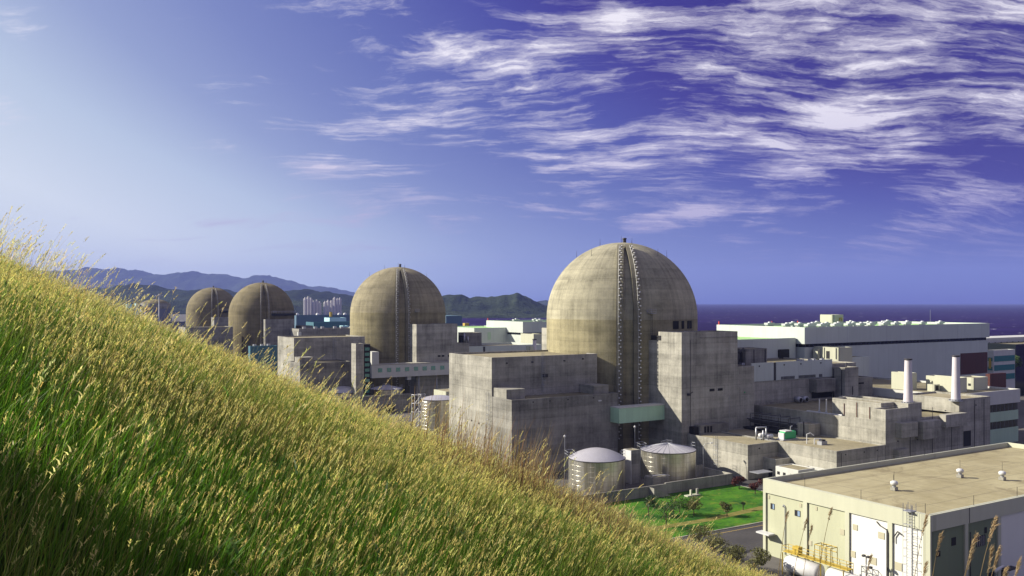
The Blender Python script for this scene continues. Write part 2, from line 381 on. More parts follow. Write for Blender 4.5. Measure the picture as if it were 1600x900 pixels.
# ================================================================== SETTING
def sheet(name, pts, z, m, z0=None):
    mb = MB(); n = len(pts)
    mb.add([(p[0], p[1], z) for p in pts], [tuple(range(n))])
    if z0 is not None:
        mb.add([(p[0], p[1], z0) for p in pts] + [(p[0], p[1], z) for p in pts], [(i, (i+1) % n, (i+1) % n + n, i + n) for i in range(n)])
    o = mb.build(name, m); o.rotation_euler = (0, 0, TH); return tag(o, kind='structure')
M['yard'] = ground_mat('yard_concrete', (.085,.08,.075), (.14,.13,.12), .03, .6)
M['asphalt'] = ground_mat('asphalt', (.055,.052,.055), (.085,.08,.08), .08, 2.0)
sheet('ground', [(-2500,-900),(490,-900),(490,1085),(1050,2700),(300,3600),(-4500,3600),(-4500,-900)], 0, M['yard'], -8)
def sea():
    m = bpy.data.materials.new('sea_water'); m.use_nodes = True; t = NT(m.node_tree)
    b = t.n('ShaderNodeBsdfPrincipled'); b.inputs['Roughness'].default_value = .45; b.inputs['IOR'].default_value = 1.06; b.inputs['Specular IOR Level'].default_value = .12
    oc = t.n('ShaderNodeTexCoord').outputs['Object']
    n1 = t.noise(oc, .004, 5, .6); n2 = t.noise(oc, .05, 6, .7); n3 = t.noise(oc, .035, 3, .5)
    c = t.mix(t.ramp(n1, .35, .65), (.010,.002,.034), (.018,.006,.060))
    foam = t.m('MULTIPLY', t.ramp(n3, .66, .70), t.ramp(n2, .50, .60))
    c = t.mix(foam, c, (.7,.7,.75)); t.l(c, b.inputs['Base Color'])
    bp = t.n('ShaderNodeBump'); bp.inputs['Strength'].default_value = .6; bp.inputs['Distance'].default_value = 2.0; t.l(n2, bp.inputs['Height']); t.l(bp.outputs[0], b.inputs['Normal'])
    o = t.n('ShaderNodeOutputMaterial'); t.l(b.outputs[0], o.inputs[0])
    mb = MB(); mb.quad((-16000,-9000,-4),(16000,-9000,-4),(16000,15200,-4),(-16000,15200,-4))
    tag(mb.build('sea', m), kind='structure')
sea()

def hill_mat(name, c0, c1, c2, s):
    m = bpy.data.materials.new(name); m.use_nodes = True; t = NT(m.node_tree)
    b = t.n('ShaderNodeBsdfPrincipled'); b.inputs['Roughness'].default_value = 1; b.inputs['Specular IOR Level'].default_value = 0
    oc = t.n('ShaderNodeTexCoord').outputs['Object']
    n1 = t.noise(oc, s, 6, .6); n2 = t.noise(oc, s*8, 6, .7)
    c = t.mix(t.ramp(n1, .35, .65), c0, c1); c = t.mix(t.ramp(n2, .45, .7), c, c2); t.l(c, b.inputs['Base Color'])
    bp = t.n('ShaderNodeBump'); bp.inputs['Strength'].default_value = 1; bp.inputs['Distance'].default_value = 12; t.l(n2, bp.inputs['Height']); t.l(bp.outputs[0], b.inputs['Normal'])
    o = t.n('ShaderNodeOutputMaterial'); t.l(b.outputs[0], o.inputs[0]); return m
M['hills'] = hill_mat('forest_hills', (.016,.022,.016), (.040,.052,.028), (.008,.010,.010), .0035)
def ridge(name, pts, D, Wd, m, zb=-8, nx=420, ny=44, rough=.10, seed=0, front=None):
    xs = np.array([(p[0]-800)/F*D for p in pts]); zs = np.array([ZZ(p[1], D) for p in pts])
    X = np.linspace(xs[0], xs[-1], nx)
    Zr = np.interp(X, xs, zs)
    vs = []; fs = []
    fw = front or Wd
    for j in range(ny):
        t = j/(ny-1)*2-1
        for i in range(nx):
            jag = D/F*2.0*mnoise.fractal(Vector((X[i]/(D*.011)+seed*3, t*3, seed)), 1.0, 2.0, 5)*min(1, (Zr[i]-zb)/(D/F*14))
            y = D + (t*Wd if t > 0 else t*fw)
            pr = (1-abs(t))**1.0*(.35)+.65*(math.cos(t*math.pi)*.5+.5)
            h = (Zr[i]-zb)
            nz = mnoise.fractal(Vector((X[i]/(Wd*.5)+seed, y/(Wd*.5), seed*.7)), 1.0, 2.0, 6)
            gul = mnoise.fractal(Vector((X[i]/(Wd*.22)+seed, y/(Wd*.9), seed)), 1.0, 2.0, 5)
            z = zb + h*pr + h*(nz*.35+gul*.25)*min(1, abs(t)*2.2)*(1-abs(t)) + h*rough*.25*mnoise.fractal(Vector((X[i]/60, y/60, seed)), 1, 2, 4)*(1-abs(t))*.6
            vs.append((X[i], y, z + jag*(1-abs(t))))
    for j in range(ny-1):
        for i in range(nx-1):
            a = j*nx+i; fs.append((a, a+1, a+1+nx, a+nx))
    mb = MB(); mb.add(vs, fs, True); return tag(mb.build(name, m), kind='structure')
FAR = [(-400,405),(-200,412),(0,425),(60,424),(120,422),(140,417.5),(165,420),(185,419.5),(222,423),(240,429),(254,430.5),(276,428),(298,424.5),(326,429),(336,427.6),(360,431),(376,434),(388,434.5),(398,430.4),(416,429.6),(440,435),(460,441),(478,446.7),(486,447.8),(500,447),(511,449.4),(524,450.6),(551,456.7),(600,461),(660,463),(760,468),(800,474),(835,478)]
ridge('far_mountains', FAR, 13000, 1800, M['hills'], seed=3, rough=.3)
ridge('far_headland', [(825,479),(835,473),(841,471),(850,468.7),(862,470),(880,474),(905,479)], 7000, 700, M['hills'], nx=60, ny=20, seed=9)
NEARL = [(-500,440),(-200,450),(0,455),(120,452),(150,449),(175,450),(190,446),(210,442),(225,445),(237,444.5),(262,451),(277,451.7),(300,454),(343,450),(360,453.5),(380,458),(420,456),(447,455),(457,455),(478,450.5),(498,456),(507,455.5),(512,454.4),(529,459),(547,460.5),(570,464),(600,468),(640,476),(670,487),(700,495)]
ridge('wooded_hills', NEARL, 4300, 750, M['hills'], seed=5)
ridge('wooded_headland', [(640,485),(670,470),(693,462),(706,460),(721,459.7),(734,464.7),(750,464),(763,465),(777,462.7),(793,461),(807,458),(813,460),(826,465),(845,474.7),(856,478.7),(868,484),(885,494),(900,497)], 3100, 420, M['hills'], zb=-6, nx=140, ny=40, seed=8, rough=.2, front=560)
ridge('low_wooded_ridge', [(-300,470),(0,474),(150,470),(250,468),(330,472),(420,470),(450,469),(520,474),(560,481),(590,489),(620,495)], 3300, 260, M['hills'], zb=-6, nx=160, ny=24, seed=12, rough=.25)

# ---- grassy hillside the picture is taken from
A_, B_, C_, HE = -.418, .059, .0049, 4.15
def hz(x, y):
    yy = max(y, 0.)
    xx = max(x, -70.)
    z = H - HE + A_*xx + B_*y*(1 if y > 0 else .4) - C_*yy*yy
    z += .18*mnoise.noise(Vector((x*.16, y*.16, 1.3))) + .07*mnoise.noise(Vector((x*.6, y*.6, 4)))
    # added unseen knoll left of the frame, shaped to shade the lower-left grass
    z += 2.75*math.exp(-(((x+14.8)/4.6)**2 + ((y-7.2)/4.3)**2))*(1+1.0*mnoise.noise(Vector((x*.35,y*.9,9)))+.5*mnoise.noise(Vector((x*.9,y*2.2,3))))
    return max(z, -.6)
def hillside():
    def axis(a, b, lo, hi, fine, k):
        out = [0.]
        s = fine
        while out[-1] < hi:
            out.append(out[-1] + s)
            if out[-1] > b: s *= k
        neg = [0.]; s = fine
        while neg[-1] > lo:
            neg.append(neg[-1] - s)
            if neg[-1] < a: s *= k
        return sorted(set(neg[1:] + out))
    xs = axis(-30, 22, -260, 150, .7, 1.10); ys = axis(-4, 48, -160, 130, .7, 1.10)
    vs = [(x, y, hz(x, y)) for y in ys for x in xs]; n = len(xs)
    fs = [(j*n+i, j*n+i+1, (j+1)*n+i+1, (j+1)*n+i) for j in range(len(ys)-1) for i in range(n-1)]
    mb = MB(); mb.add(vs, fs, True)
    return tag(mb.build('grassy_hillside', ground_mat('dry_grass_soil', (.035,.045,.018), (.085,.08,.032), .3, 3)), kind='structure')
hillside()

def grass():
    # area that the picture can see, plus a margin; density falls with distance
    def terrain(x, y):
        # vectorised copy of hz without the fine noise
        g = np.exp(-(((x+14.8)/4.6)**2 + ((y-7.2)/4.3)**2))
        return H - HE + A_*x + B_*y*np.where(y > 0, 1, .4) - C_*np.maximum(y, 0)**2 + 2.75*g
    zc = {}
    def snap(x, y):
        z = terrain(x, y)
        o = np.array([.18*mnoise.noise(Vector((a*.16, b*.16, 1.3))) + .07*mnoise.noise(Vector((a*.6, b*.6, 4))) for a, b in zip(x, y)])
        return z + o
    def scatter(n, far=False):
        y = rng.uniform(.8, 1, n)
        yy = 3.0 + (45-3.0)*rng.uniform(0, 1, n)**(.62)
        s = rng.uniform(-.70, .44, n)
        x = s*yy + rng.normal(0, 1.0, n)
        return x, yy
    V, Fq, C = [], [], []
    base = 0
    def ribbons(x, y, z, L, wd, lean, ldir, yaw, segs, c0, c1, droop=1.0, start=0.0):
        nonlocal base
        n = len(x)
        ts = np.linspace(0, 1, segs+1)
        lx = np.cos(ldir); ly = np.sin(ldir)
        wx = np.cos(yaw); wy = np.sin(yaw)
        vv = np.zeros((n, segs+1, 2, 3)); cc = np.zeros((n, segs+1, 2, 4)); cc[..., 3] = 1
        for k, t in enumerate(ts):
            off = lean*L*(t**1.8)
            hh = L*(t - .30*droop*lean*t**3)
            wk = wd*(1-t**2.2)*.5 + wd*.04
            cx = x + lx*off; cy = y + ly*off; cz = z + hh
            vv[:, k, 0] = np.stack([cx-wx*wk, cy-wy*wk, cz], -1); vv[:, k, 1] = np.stack([cx+wx*wk, cy+wy*wk, cz], -1)
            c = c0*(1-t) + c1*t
            cc[:, k, 0, :3] = c; cc[:, k, 1, :3] = c
        V.append(vv.reshape(-1, 3)); C.append(cc.reshape(-1, 4))
        idx = np.arange(n)[:, None]*(2*(segs+1)) + base
        for k in range(segs):
            Fq.append(np.stack([idx[:, 0]+2*k, idx[:, 0]+2*k+1, idx[:, 0]+2*k+3, idx[:, 0]+2*k+2], -1))
        base += n*2*(segs+1)
        t = 1.0
        off = lean*L; return x+lx*off, y+ly*off, z + L*(1 - .30*droop*lean), lx, ly
    def var(n, c, s=.25, h=.12):
        c = np.array(c)[None]*(1+rng.normal(0, s, (n, 1)).clip(-.6, .9))
        return (c*(1+rng.normal(0, h, (n, 3)).clip(-.5, .5))).clip(.004, .9)
    # patches: greener and drier areas
    def patch(x, y, f=.22, o=0.):
        return np.array([mnoise.noise(Vector((a*f, b*f, 7.7+o))) for a, b in zip(x, y)])
    # --- leaf blades
    n = 430000
    x, y = scatter(n); z = snap(x, y)
    p = (patch(x, y, .30)*.8+patch(x, y, .09, 2)*.7)[:, None].clip(-.6, .6)
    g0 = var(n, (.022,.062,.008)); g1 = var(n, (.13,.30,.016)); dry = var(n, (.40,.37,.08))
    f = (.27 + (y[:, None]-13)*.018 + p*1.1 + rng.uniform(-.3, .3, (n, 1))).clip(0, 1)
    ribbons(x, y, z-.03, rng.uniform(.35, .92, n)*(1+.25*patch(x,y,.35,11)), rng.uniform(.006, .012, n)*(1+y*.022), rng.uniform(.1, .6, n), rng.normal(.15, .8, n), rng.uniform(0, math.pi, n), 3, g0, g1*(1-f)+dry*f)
    # --- flowering stems with feathery heads, blown to the right
    n = 112000
    x, y = scatter(n, True); z = snap(x, y)
    p2 = patch(x, y, .25, 3)
    keep = rng.uniform(0, 1, n) < (.62 + p2*.9); x, y, z = x[keep], y[keep], z[keep]; n = len(x)
    L = rng.uniform(.72, 1.12, n) * (1 + .12*patch(x, y, .5, 5)); lean = rng.uniform(.12, .42, n); ld = rng.normal(-.12, .45, n)
    sc0 = var(n, (.08,.12,.02)); sc1 = var(n, (.38,.34,.11))
    ribbons(x, y, z-.03, L, np.full(n, .0040)*(1+y*.03), lean, ld, rng.uniform(0, math.pi, n), 4, sc0, sc1)
    def heads(x, y, z, L, lean, ld, hl, ns, gold, szf=1.0):
        n = len(x)
        for k in range(ns):
            t = 1 - (hl*(k/ns))/L
            off = lean*L*(t**1.8); hh = L*(t - .30*lean*t**3)
            bx = x + np.cos(ld)*off; by = y + np.sin(ld)*off; bz = z - .03 + hh
            a = ld + rng.normal(0, 1.3, n)
            ribbons(bx, by, bz, szf*rng.uniform(.022, .050, n)*(1.25-abs(k/ns-.5)), szf*rng.uniform(.005, .010, n)*(1+y*.022), rng.uniform(.35, 1.25, n), a, rng.uniform(0, math.pi, n), 2, gold*.85, gold*1.1, droop=.8)
    heads(x, y, z, L, lean, ld, rng.uniform(.07, .15, n)*np.where(rng.uniform(0,1,n)<.10,1.7,1), 6, var(n, (.62,.55,.16), .26, .07), .9)
    # --- taller plumed stems standing above the rest, more of them towards the crest at the left
    n = 5200
    yy = rng.uniform(6, 33, n); sx = rng.uniform(-.66, .22, n) ; keep = (yy > 15) | (rng.uniform(0, 1, n) < .25)
    keep &= (yy > 20) & ((sx < -.42) | (rng.uniform(0, 1, n) < .4)) | (rng.uniform(0, 1, n) < .12); yy = yy[keep]; x = sx[keep]*yy; y = yy; n = len(x); z = snap(x, y)
    L = rng.uniform(1.0, 1.3, n) + rng.uniform(0, 1, n)**4*1.0 + np.where(x/y < -.5, rng.uniform(0,.6,n), 0); lean = rng.uniform(.2, .55, n); ld = rng.normal(-.1, .3, n)
    ribbons(x, y, z-.03, L, np.full(n, .006)*(1+y*.03), lean, ld, rng.uniform(0, math.pi, n), 4, var(n, (.10,.14,.03)), var(n, (.42,.36,.13)))
    heads(x, y, z, L, lean, ld, rng.uniform(.18, .38, n), 11, var(n, (.64,.57,.22), .18, .06), 1.35)
    # --- brown reedy tufts near the crest (middle of the picture)
    n = 4600
    yy = rng.uniform(19, 33, n); s = rng.normal(-.035, .04, n) + (rng.uniform(0, 1, n) < .6)*rng.uniform(.06,.15,n); x = s*yy; z = snap(x, yy)
    ribbons(x, yy, z, rng.uniform(.7, 1.0, n)+rng.uniform(0, 1, n)**3*np.where(x/yy > .04, .7, 1.7), np.full(n, .016), rng.uniform(.02, .3, n), rng.normal(0, .9, n), rng.uniform(0, math.pi, n), 4, var(n, (.12,.085,.035)), var(n, (.30,.205,.09)))
    n = 2600; yy = rng.uniform(4, 34, n); cx = rng.integers(0, 60, n); cs = rng.uniform(-.6, .3, 60); cy = rng.uniform(4, 34, 60)
    y = cy[cx] + rng.normal(0, .45, n); x = cs[cx]*cy[cx] + rng.normal(0, .45, n); z = snap(x, y)
    ribbons(x, y, z+rng.uniform(.2,.8,n), rng.uniform(.10, .28, n), rng.uniform(.02, .05, n), rng.uniform(.5, 1.2, n), rng.uniform(0, 6.28, n), rng.uniform(0, math.pi, n), 3, var(n, (.05,.12,.02)), var(n, (.12,.20,.04)))
    V_ = np.concatenate(V); F_ = np.concatenate(Fq); C_a = np.concatenate(C)
    me = bpy.data.meshes.new('tall_grass')
    me.vertices.add(len(V_)); me.vertices.foreach_set('co', V_.astype(np.float32).ravel())
    me.loops.add(len(F_)*4); me.loops.foreach_set('vertex_index', F_.astype(np.int32).ravel())
    me.polygons.add(len(F_)); me.polygons.foreach_set('loop_start', np.arange(0, len(F_)*4, 4, dtype=np.int32))
    at = me.color_attributes.new('Col', 'FLOAT_COLOR', 'POINT'); at.data.foreach_set('color', C_a.astype(np.float32).ravel())
    me.update(calc_edges=True)
    me.materials.append(M['grass'])
    o = bpy.data.objects.new('tall_grass', me); col.objects.link(o)
    tag(o, 'tall dry seeding grass covering the sunlit hillside slope', 'grass', kind='stuff')
def leaf_mat(name, attr=None, color=(.06,.1,.02), trans=.35):
    m = bpy.data.materials.new(name); m.use_nodes = True; t = NT(m.node_tree)
    b = t.n('ShaderNodeBsdfPrincipled'); b.inputs['Roughness'].default_value = .55; b.inputs['Specular IOR Level'].default_value = .25
    tr = t.n('ShaderNodeBsdfTranslucent'); mx = t.n('ShaderNodeMixShader'); mx.inputs[0].default_value = trans
    if attr:
        a = t.n('ShaderNodeAttribute', attribute_name=attr); t.l(a.outputs[0], b.inputs['Base Color']); t.l(a.outputs[0], tr.inputs[0])
    else:
        oc = t.n('ShaderNodeTexCoord').outputs['Object']; n = t.noise(oc, 1.7, 3)
        c = t.mix(t.ramp(n, .35, .65), tuple(q*.6 for q in color), tuple(q*1.4 for q in color))
        t.l(c, b.inputs['Base Color']); t.l(c, tr.inputs[0])
    t.l(b.outputs[0], mx.inputs[1]); t.l(tr.outputs[0], mx.inputs[2])
    o = t.n('ShaderNodeOutputMaterial'); t.l(mx.outputs[0], o.inputs[0]); return m
M['grass'] = leaf_mat('grass_blades', 'Col', trans=.5)
grass()

# ---- reeds standing alone at the lower right
def reed(idx, px, d, top_py, label):
    X = (px-800)/F*d; base = hz(X, d); top = ZZ(top_py, d)
    L = top - base; r = thing('reed', label, 'reed', (X, d, base), 'plumed reeds on the slope at the lower right', grid=False)
    lean = random.uniform(.12, .3); pts = []
    n = 9
    for i in range(n+1):
        t = i/n; pts.append(Vector((lean*L*.45*t**2.2, random.uniform(-.01, .01), L*t)))
    s = MB(); 
    for i in range(n): s.tube(pts[i], pts[i+1], .007*(1-i/n*.6), 5)
    for k in range(3):
        t = random.uniform(.1, .5); b = pts[int(t*n)]; a = random.uniform(-2, 2); LL = random.uniform(.35, .7)
        w_ = Vector((-math.sin(a), math.cos(a), 0))*.012; prev = None
        for q in range(5):
            tt = q/4; c = b + Vector((math.cos(a)*LL*.55*tt**1.5, math.sin(a)*LL*.55*tt**1.5, LL*(tt-.35*tt**2)))
            e = w_*(1-tt*.95)
            if prev: s.add([prev[0]-prev[1], prev[0]+prev[1], c+e, c-e], [(0,1,2,3)])
            prev = (c, e)
    s.build('stem', M['reed_stem'], r)
    PL = .27 if px > 1300 else .16; h = MB(); tip = pts[-1]; dr = (pts[-1]-pts[-2]).normalized()
    for k in range(110):
        t = random.random(); b = tip - dr*(PL*t) + Vector((random.gauss(0, .008), random.gauss(0, .008), 0))
        a = random.uniform(-1.1, 1.1); ln = random.uniform(.03, .07)*(.45+math.sin(math.pi*min(1,t+.15)))*(1 if px > 1300 else .6)
        e = b + Vector((math.cos(a)*ln*.6, math.sin(a)*ln*.35, ln*random.uniform(.3, 1.1)))
        wv = Vector((random.uniform(-1,1), random.uniform(-1,1), random.uniform(-1,1))).normalized()*.004
        h.add([b-wv, b+wv, e+wv*.4, e-wv*.4], [(0,1,2,3)])
    h.build('plume', M['reed_plume'], r)
M['reed_stem'] = leaf_mat('dry_reed_stem', color=(.20,.14,.06), trans=.15)
M['reed_plume'] = leaf_mat('reed_plume', color=(.42,.31,.17), trans=.45)
REEDS = [(1207,9.5,800,'thin reed rising beside the left end of the cream warehouse'),
 (1222,9.0,812,'thin reed left of the warehouse entrance canopy'),
 (1243,10,822,'dark thin reed crossing the first cream bay of the warehouse'),
 (1262,8.6,795,'reed crossing the pillar after the first warehouse bay'),
 (1330,10,868,'short reed in front of the white warehouse bay'),
 (1405,8.2,806,'tall bare reed just left of the warehouse ladder cage'),
 (1432,7.6,834,'thick plumed reed in front of the white bay by the ladder'),
 (1462,7.2,836,'plumed reed in front of the warehouse corner'),
 (1487,7.0,810,'tallest plumed reed right of the warehouse corner'),
 (1470,7.7,858,'drooping reed below the tallest one at the corner'),
 (1503,7.3,856,'bushy reed in front of the shaded green bay'),
 (1516,6.9,856,'fat brown plume in front of the shaded green bay'),
 (1545,7.4,876,'small reed plume under the barred window'),
 (1566,7.0,866,'plumed reed beside the dark door canopy'),
 (1530,7.0,888,'low reed plume rising from the bottom edge'),
 (1424,8.5,880,'short reed at the foot of the white bay')]
for i, (px, d, py, lb) in enumerate(REEDS): reed(i, px, d*1.38, py, lb)

# ================================================================== THE PLANT
# ---- reactor domes
def surf(Rd, zs, s, sx=1.0):          # profile point at arc length s: straight up to zs, then round the half sphere
    if s <= zs: return Rd, s, 0.0
    a = (s - zs)/Rd
    return Rd*math.cos(a), zs + Rd*math.sin(a), a
def dome(v, u, top, m, label, Rd=23.0, ribs=(-.02, .185), z0=0, ring=False, big=True, zz0=False, topa=1.13):
    zs = top - Rd
    r = thing('containment_building', label, 'reactor building', (v, u, 0), 'domed reactor containment buildings')
    O = (v, u, 0)
    prof = [(Rd, z0)] + [(Rd, z0+(zs-z0)*i/6) for i in range(1, 7)] + [(Rd*math.cos(a), zs+Rd*math.sin(a)) for a in [math.pi/2*i/22 for i in range(1, 22)]] + [(.02, zs+Rd)]
    mb = MB(O); mb.lathe(prof, O, 96); mb.build('shell', m, r)
    Wd = W(v, u); al = math.atan2(-Wd.y, -Wd.x) - TH
    for k, fr in enumerate(ribs):
        ph = al + math.asin(fr); wd = .95; pr = 1.2
        er = Vector((math.cos(ph), math.sin(ph), 0)); et = Vector((-math.sin(ph), math.cos(ph), 0))
        S = [zs*i/4 for i in range(4)] + [zs + Rd*topa*i/16 for i in range(17)]
        vs = []
        for s in S:
            rr, z, a = surf(Rd, zs, s); nrm = er*math.cos(a) + Vector((0,0,math.sin(a)))
            c = Vector((v, u, 0)) + er*rr + Vector((0,0,z))
            for q, e in ((-wd, -.4), (-wd, pr), (wd, pr), (wd, -.4)): vs.append(c + et*q + nrm*e)
        fs = []
        for i in range(len(S)-1):
            for j in range(4): fs.append((i*4+j, i*4+(j+1)%4, (i+1)*4+(j+1)%4, (i+1)*4+j))
        fs.append((len(vs)-4, len(vs)-3, len(vs)-2, len(vs)-1))
        b = MB(O); b.add(vs, fs); b.build('buttress', M['buttress'] if big else m, r)
        # stepped row of anchor caps / ladder rungs running up the edge of the rib
        L = MB(O); s = 6.0; i = 0; smax = zs + Rd*topa*.97
        side = -1 if k == 0 else 1
        off = wd*.1 if k == 0 else wd*.75
        while s < smax:
            rr, z, a = surf(Rd, zs, s); nrm = er*math.cos(a) + Vector((0,0,math.sin(a))); up = Vector((0,0,math.cos(a))) - er*math.sin(a)
            c = Vector((v, u, 0)) + er*rr + Vector((0,0,z)) + et*(off + (.20 if i % 2 else -.20)) + nrm*(pr+.02)
            hw, hh, hd = (.21, .15, .32) if big is True else (.17, .12, .3)
            P8 = []
            for dz_ in (-hh, hh):
                for (q, e) in ((-hw, 0), (hw, 0), (hw, hd), (-hw, hd)): P8.append(c + et*q + nrm*e + up*dz_)
            L.add(P8, [(0,1,2,3),(7,6,5,4),(0,4,5,1),(1,5,6,2),(2,6,7,3),(3,7,4,0)])
            s += .95; i += 1
        for q in (-.5,):
            prev = None
            for s in [6 + (smax-6)*j/24 for j in range(25)]:
                rr, z, a = surf(Rd, zs, s); nrm = er*math.cos(a) + Vector((0,0,math.sin(a)))
                c = Vector((v, u, 0)) + er*rr + Vector((0,0,z)) + et*(off+q) + nrm*(pr+.12)
                if prev: L.tube(prev, c, .04, 4)
                prev = c
        L.build('ladder', M['ladder'], r)
    # lightning rods
    for fa, fb in ([(0, 1.57), (.9, .93), (1.55, .93), (2.3, .93), (3.0, .93), (-.7, .93), (-1.5, .93), (-2.3, .93), (.45, 1.25), (-1.1, 1.25), (2.7, 1.25)]):
        rr = Rd*math.cos(fb); z = zs + Rd*math.sin(fb); c = Vector((v+rr*math.cos(al+fa), u+rr*math.sin(al+fa), z-.2))
        rod = MB(O); rod.tube(c, c+Vector((0,0,2.4)), .07, 5, .03); rod.build('lightning_rod', M['dark_steel'], r)
    cp = MB(O); cp.cyl(v+.8, u-.5, top-.2, top+1.1, .55, .55, 10); cp.cyl(v+.8, u-.5, top+1.1, top+1.45, .75, .6, 10); cp.build('vent_cap', M['dark_steel'], r)
    pf = MB(O); ph = al + math.asin(.36); c = Vector((v+(Rd+.6)*math.cos(ph), u+(Rd+.6)*math.sin(ph), zs+1.5))
    pf.box(c.x-.9, c.x+.9, c.y-.9, c.y+.9, c.z, c.z+.12)
    for a_, b_ in ((-.9,-.9),(.9,-.9),(.9,.9),(-.9,.9)): pf.tube((c.x+a_, c.y+b_, c.z), (c.x+a_, c.y+b_, c.z+1.2), .05, 4)
    for q in (.6, 1.2): pf.path([(c.x-.9,c.y-.9,c.z+q),(c.x+.9,c.y-.9,c.z+q),(c.x+.9,c.y+.9,c.z+q),(c.x-.9,c.y+.9,c.z+q),(c.x-.9,c.y-.9,c.z+q)], .04, 4)
    pf.build('platform', M['steel'], r)
    lad = MB(O)
    for q in (-.3, .3): lad.tube((c.x+q, c.y, 30), (c.x+q, c.y, c.z), .05, 4)
    for i in range(int((c.z-30)/.5)): lad.tube((c.x-.3, c.y, 30+i*.5), (c.x+.3, c.y, 30+i*.5), .03, 4)
    lad.build('access_ladder', M['dark_steel'], r)
    if zz0:
        for fr in (.655, .69, .765, .84, .875):
            ph = al + math.asin(fr); er = Vector((math.cos(ph), math.sin(ph), 0)); et = Vector((-math.sin(ph), math.cos(ph), 0)); c = Vector((v,u,0))+er*(Rd-.2)
            o_ = MB(O); o_.add([c-et*.55+Vector((0,0,36.6)), c+et*.55+Vector((0,0,36.6)), c+et*.55+er*.35+Vector((0,0,36.6)), c-et*.55+er*.35+Vector((0,0,36.6)), c-et*.55+Vector((0,0,38.9)), c+et*.55+Vector((0,0,38.9)), c+et*.55+er*.35+Vector((0,0,38.9)), c-et*.55+er*.35+Vector((0,0,38.9))], [(0,1,2,3),(4,5,6,7),(0,1,5,4),(1,2,6,5),(2,3,7,6),(3,0,4,7)]); o_.build('opening', M['dark'], r)
    if ring:                        # maintenance gallery round the flank
        g = MB(O); zr = ring; a0 = al + .28; a1 = al + 1.5
        g.lathe([(Rd-.2, zr-1.6), (Rd+1.2, zr-1.6), (Rd+1.2, zr), (Rd-.2, zr)], O, 30, a0, a1, False); g.build('gallery', M['dark'], r)
        g = MB(O)
        for i in range(25):
            a = a0 + (a1-a0)*i/24; p = (v+(Rd+1.1)*math.cos(a), u+(Rd+1.1)*math.sin(a))
            g.tube((*p, zr), (*p, zr+1.6), .09, 4)
            if i: g.tube((*pp, zr+1.6), (*p, zr+1.6), .09, 4)
            pp = p
        g.build('railing', M['steel'], r)
    return r
M['buttress'] = concrete('buttress_concrete', (.19,.175,.125), lift=3.0, panel=30, tone=.15, stain=.4, stainc=(.09,.075,.05))
M['ladder'] = mat('galvanised_brackets', (.70,.69,.66), .6, .0)
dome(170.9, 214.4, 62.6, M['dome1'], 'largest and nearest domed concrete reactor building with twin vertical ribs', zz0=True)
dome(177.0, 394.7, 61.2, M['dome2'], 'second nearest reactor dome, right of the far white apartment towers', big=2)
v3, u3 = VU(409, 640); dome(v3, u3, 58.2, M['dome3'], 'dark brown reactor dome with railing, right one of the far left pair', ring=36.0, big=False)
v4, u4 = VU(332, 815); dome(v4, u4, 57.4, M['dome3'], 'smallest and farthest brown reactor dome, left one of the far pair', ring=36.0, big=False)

def building(name, label, cat, masses, group=None, bevel=.05):
    """masses: (v0,v1,u0,u1,z0,z1,par,wallmat,roofmat)"""
    f = masses[0]; org = (f[0], f[2], f[4])
    r = thing(name, label, cat, org, group)
    for (v0,v1,u0,u1,z0,z1,par,wm,rm) in masses:
        mb = MB(org); mb.tub(v0,v1,u0,u1,z0,z1,par,.4); mb.build('wall', M[wm], r, bevel)
        t = .4; q = MB(org); q.quad((v0+t,u0+t,z1-par+.004),(v1-t,u0+t,z1-par+.004),(v1-t,u1-t,z1-par+.004),(v0+t,u1-t,z1-par+.004)); q.build('roof', M[rm], r)
    r['_o'] = org
    return r
def part(r, name, m, fn, parent=None, bevel=0):
    mb = MB(tuple(r['_o'])); fn(mb); return mb.build(name, M[m], parent or r, bevel)
def pbox(r, name, m, *b, parent=None, bevel=0): return part(r, name, m, lambda q: q.box(*b), parent, bevel)
def done(r):
    if '_o' in r: del r['_o']
def ladder_u(mb, v, u, z0, z1, cage=True, wd=.5):         # ladder on a face looking towards -u
    for q in (-wd/2, wd/2): mb.tube((v+q, u-.25, z0), (v+q, u-.25, z1+1), .05, 4)
    for i in range(int((z1-z0)/.45)): mb.tube((v-wd/2, u-.25, z0+i*.45), (v+wd/2, u-.25, z0+i*.45), .03, 4)
    if cage:
        for i in range(int((z1-z0-2)/1.2)):
            z = z0+2+i*1.2; mb.path([(v-wd/2,u-.25,z),(v-wd*.8,u-.8,z),(v+wd*.8,u-.8,z),(v+wd/2,u-.25,z)], .035, 4)
        for q in (-wd*.8, wd*.8): mb.tube((v+q, u-.8, z0+2), (v+q, u-.8, z1+1), .035, 4)
def ladder_v(mb, v, u, z0, z1, cage=True, wd=.5):         # ladder on a face looking towards -v
    for q in (-wd/2, wd/2): mb.tube((v-.25, u+q, z0), (v-.25, u+q, z1+1), .05, 4)
    for i in range(int((z1-z0)/.45)): mb.tube((v-.25, u-wd/2, z0+i*.45), (v-.25, u+wd/2, z0+i*.45), .03, 4)
    if cage:
        for i in range(int((z1-z0-2)/1.2)):
            z = z0+2+i*1.2; mb.path([(v-.25,u-wd/2,z),(v-.8,u-wd*.8,z),(v-.8,u+wd*.8,z),(v-.25,u+wd/2,z)], .035, 4)
        for q in (-wd*.8, wd*.8): mb.tube((v-.8, u+q, z0+2), (v-.8, u+q, z1+1), .035, 4)

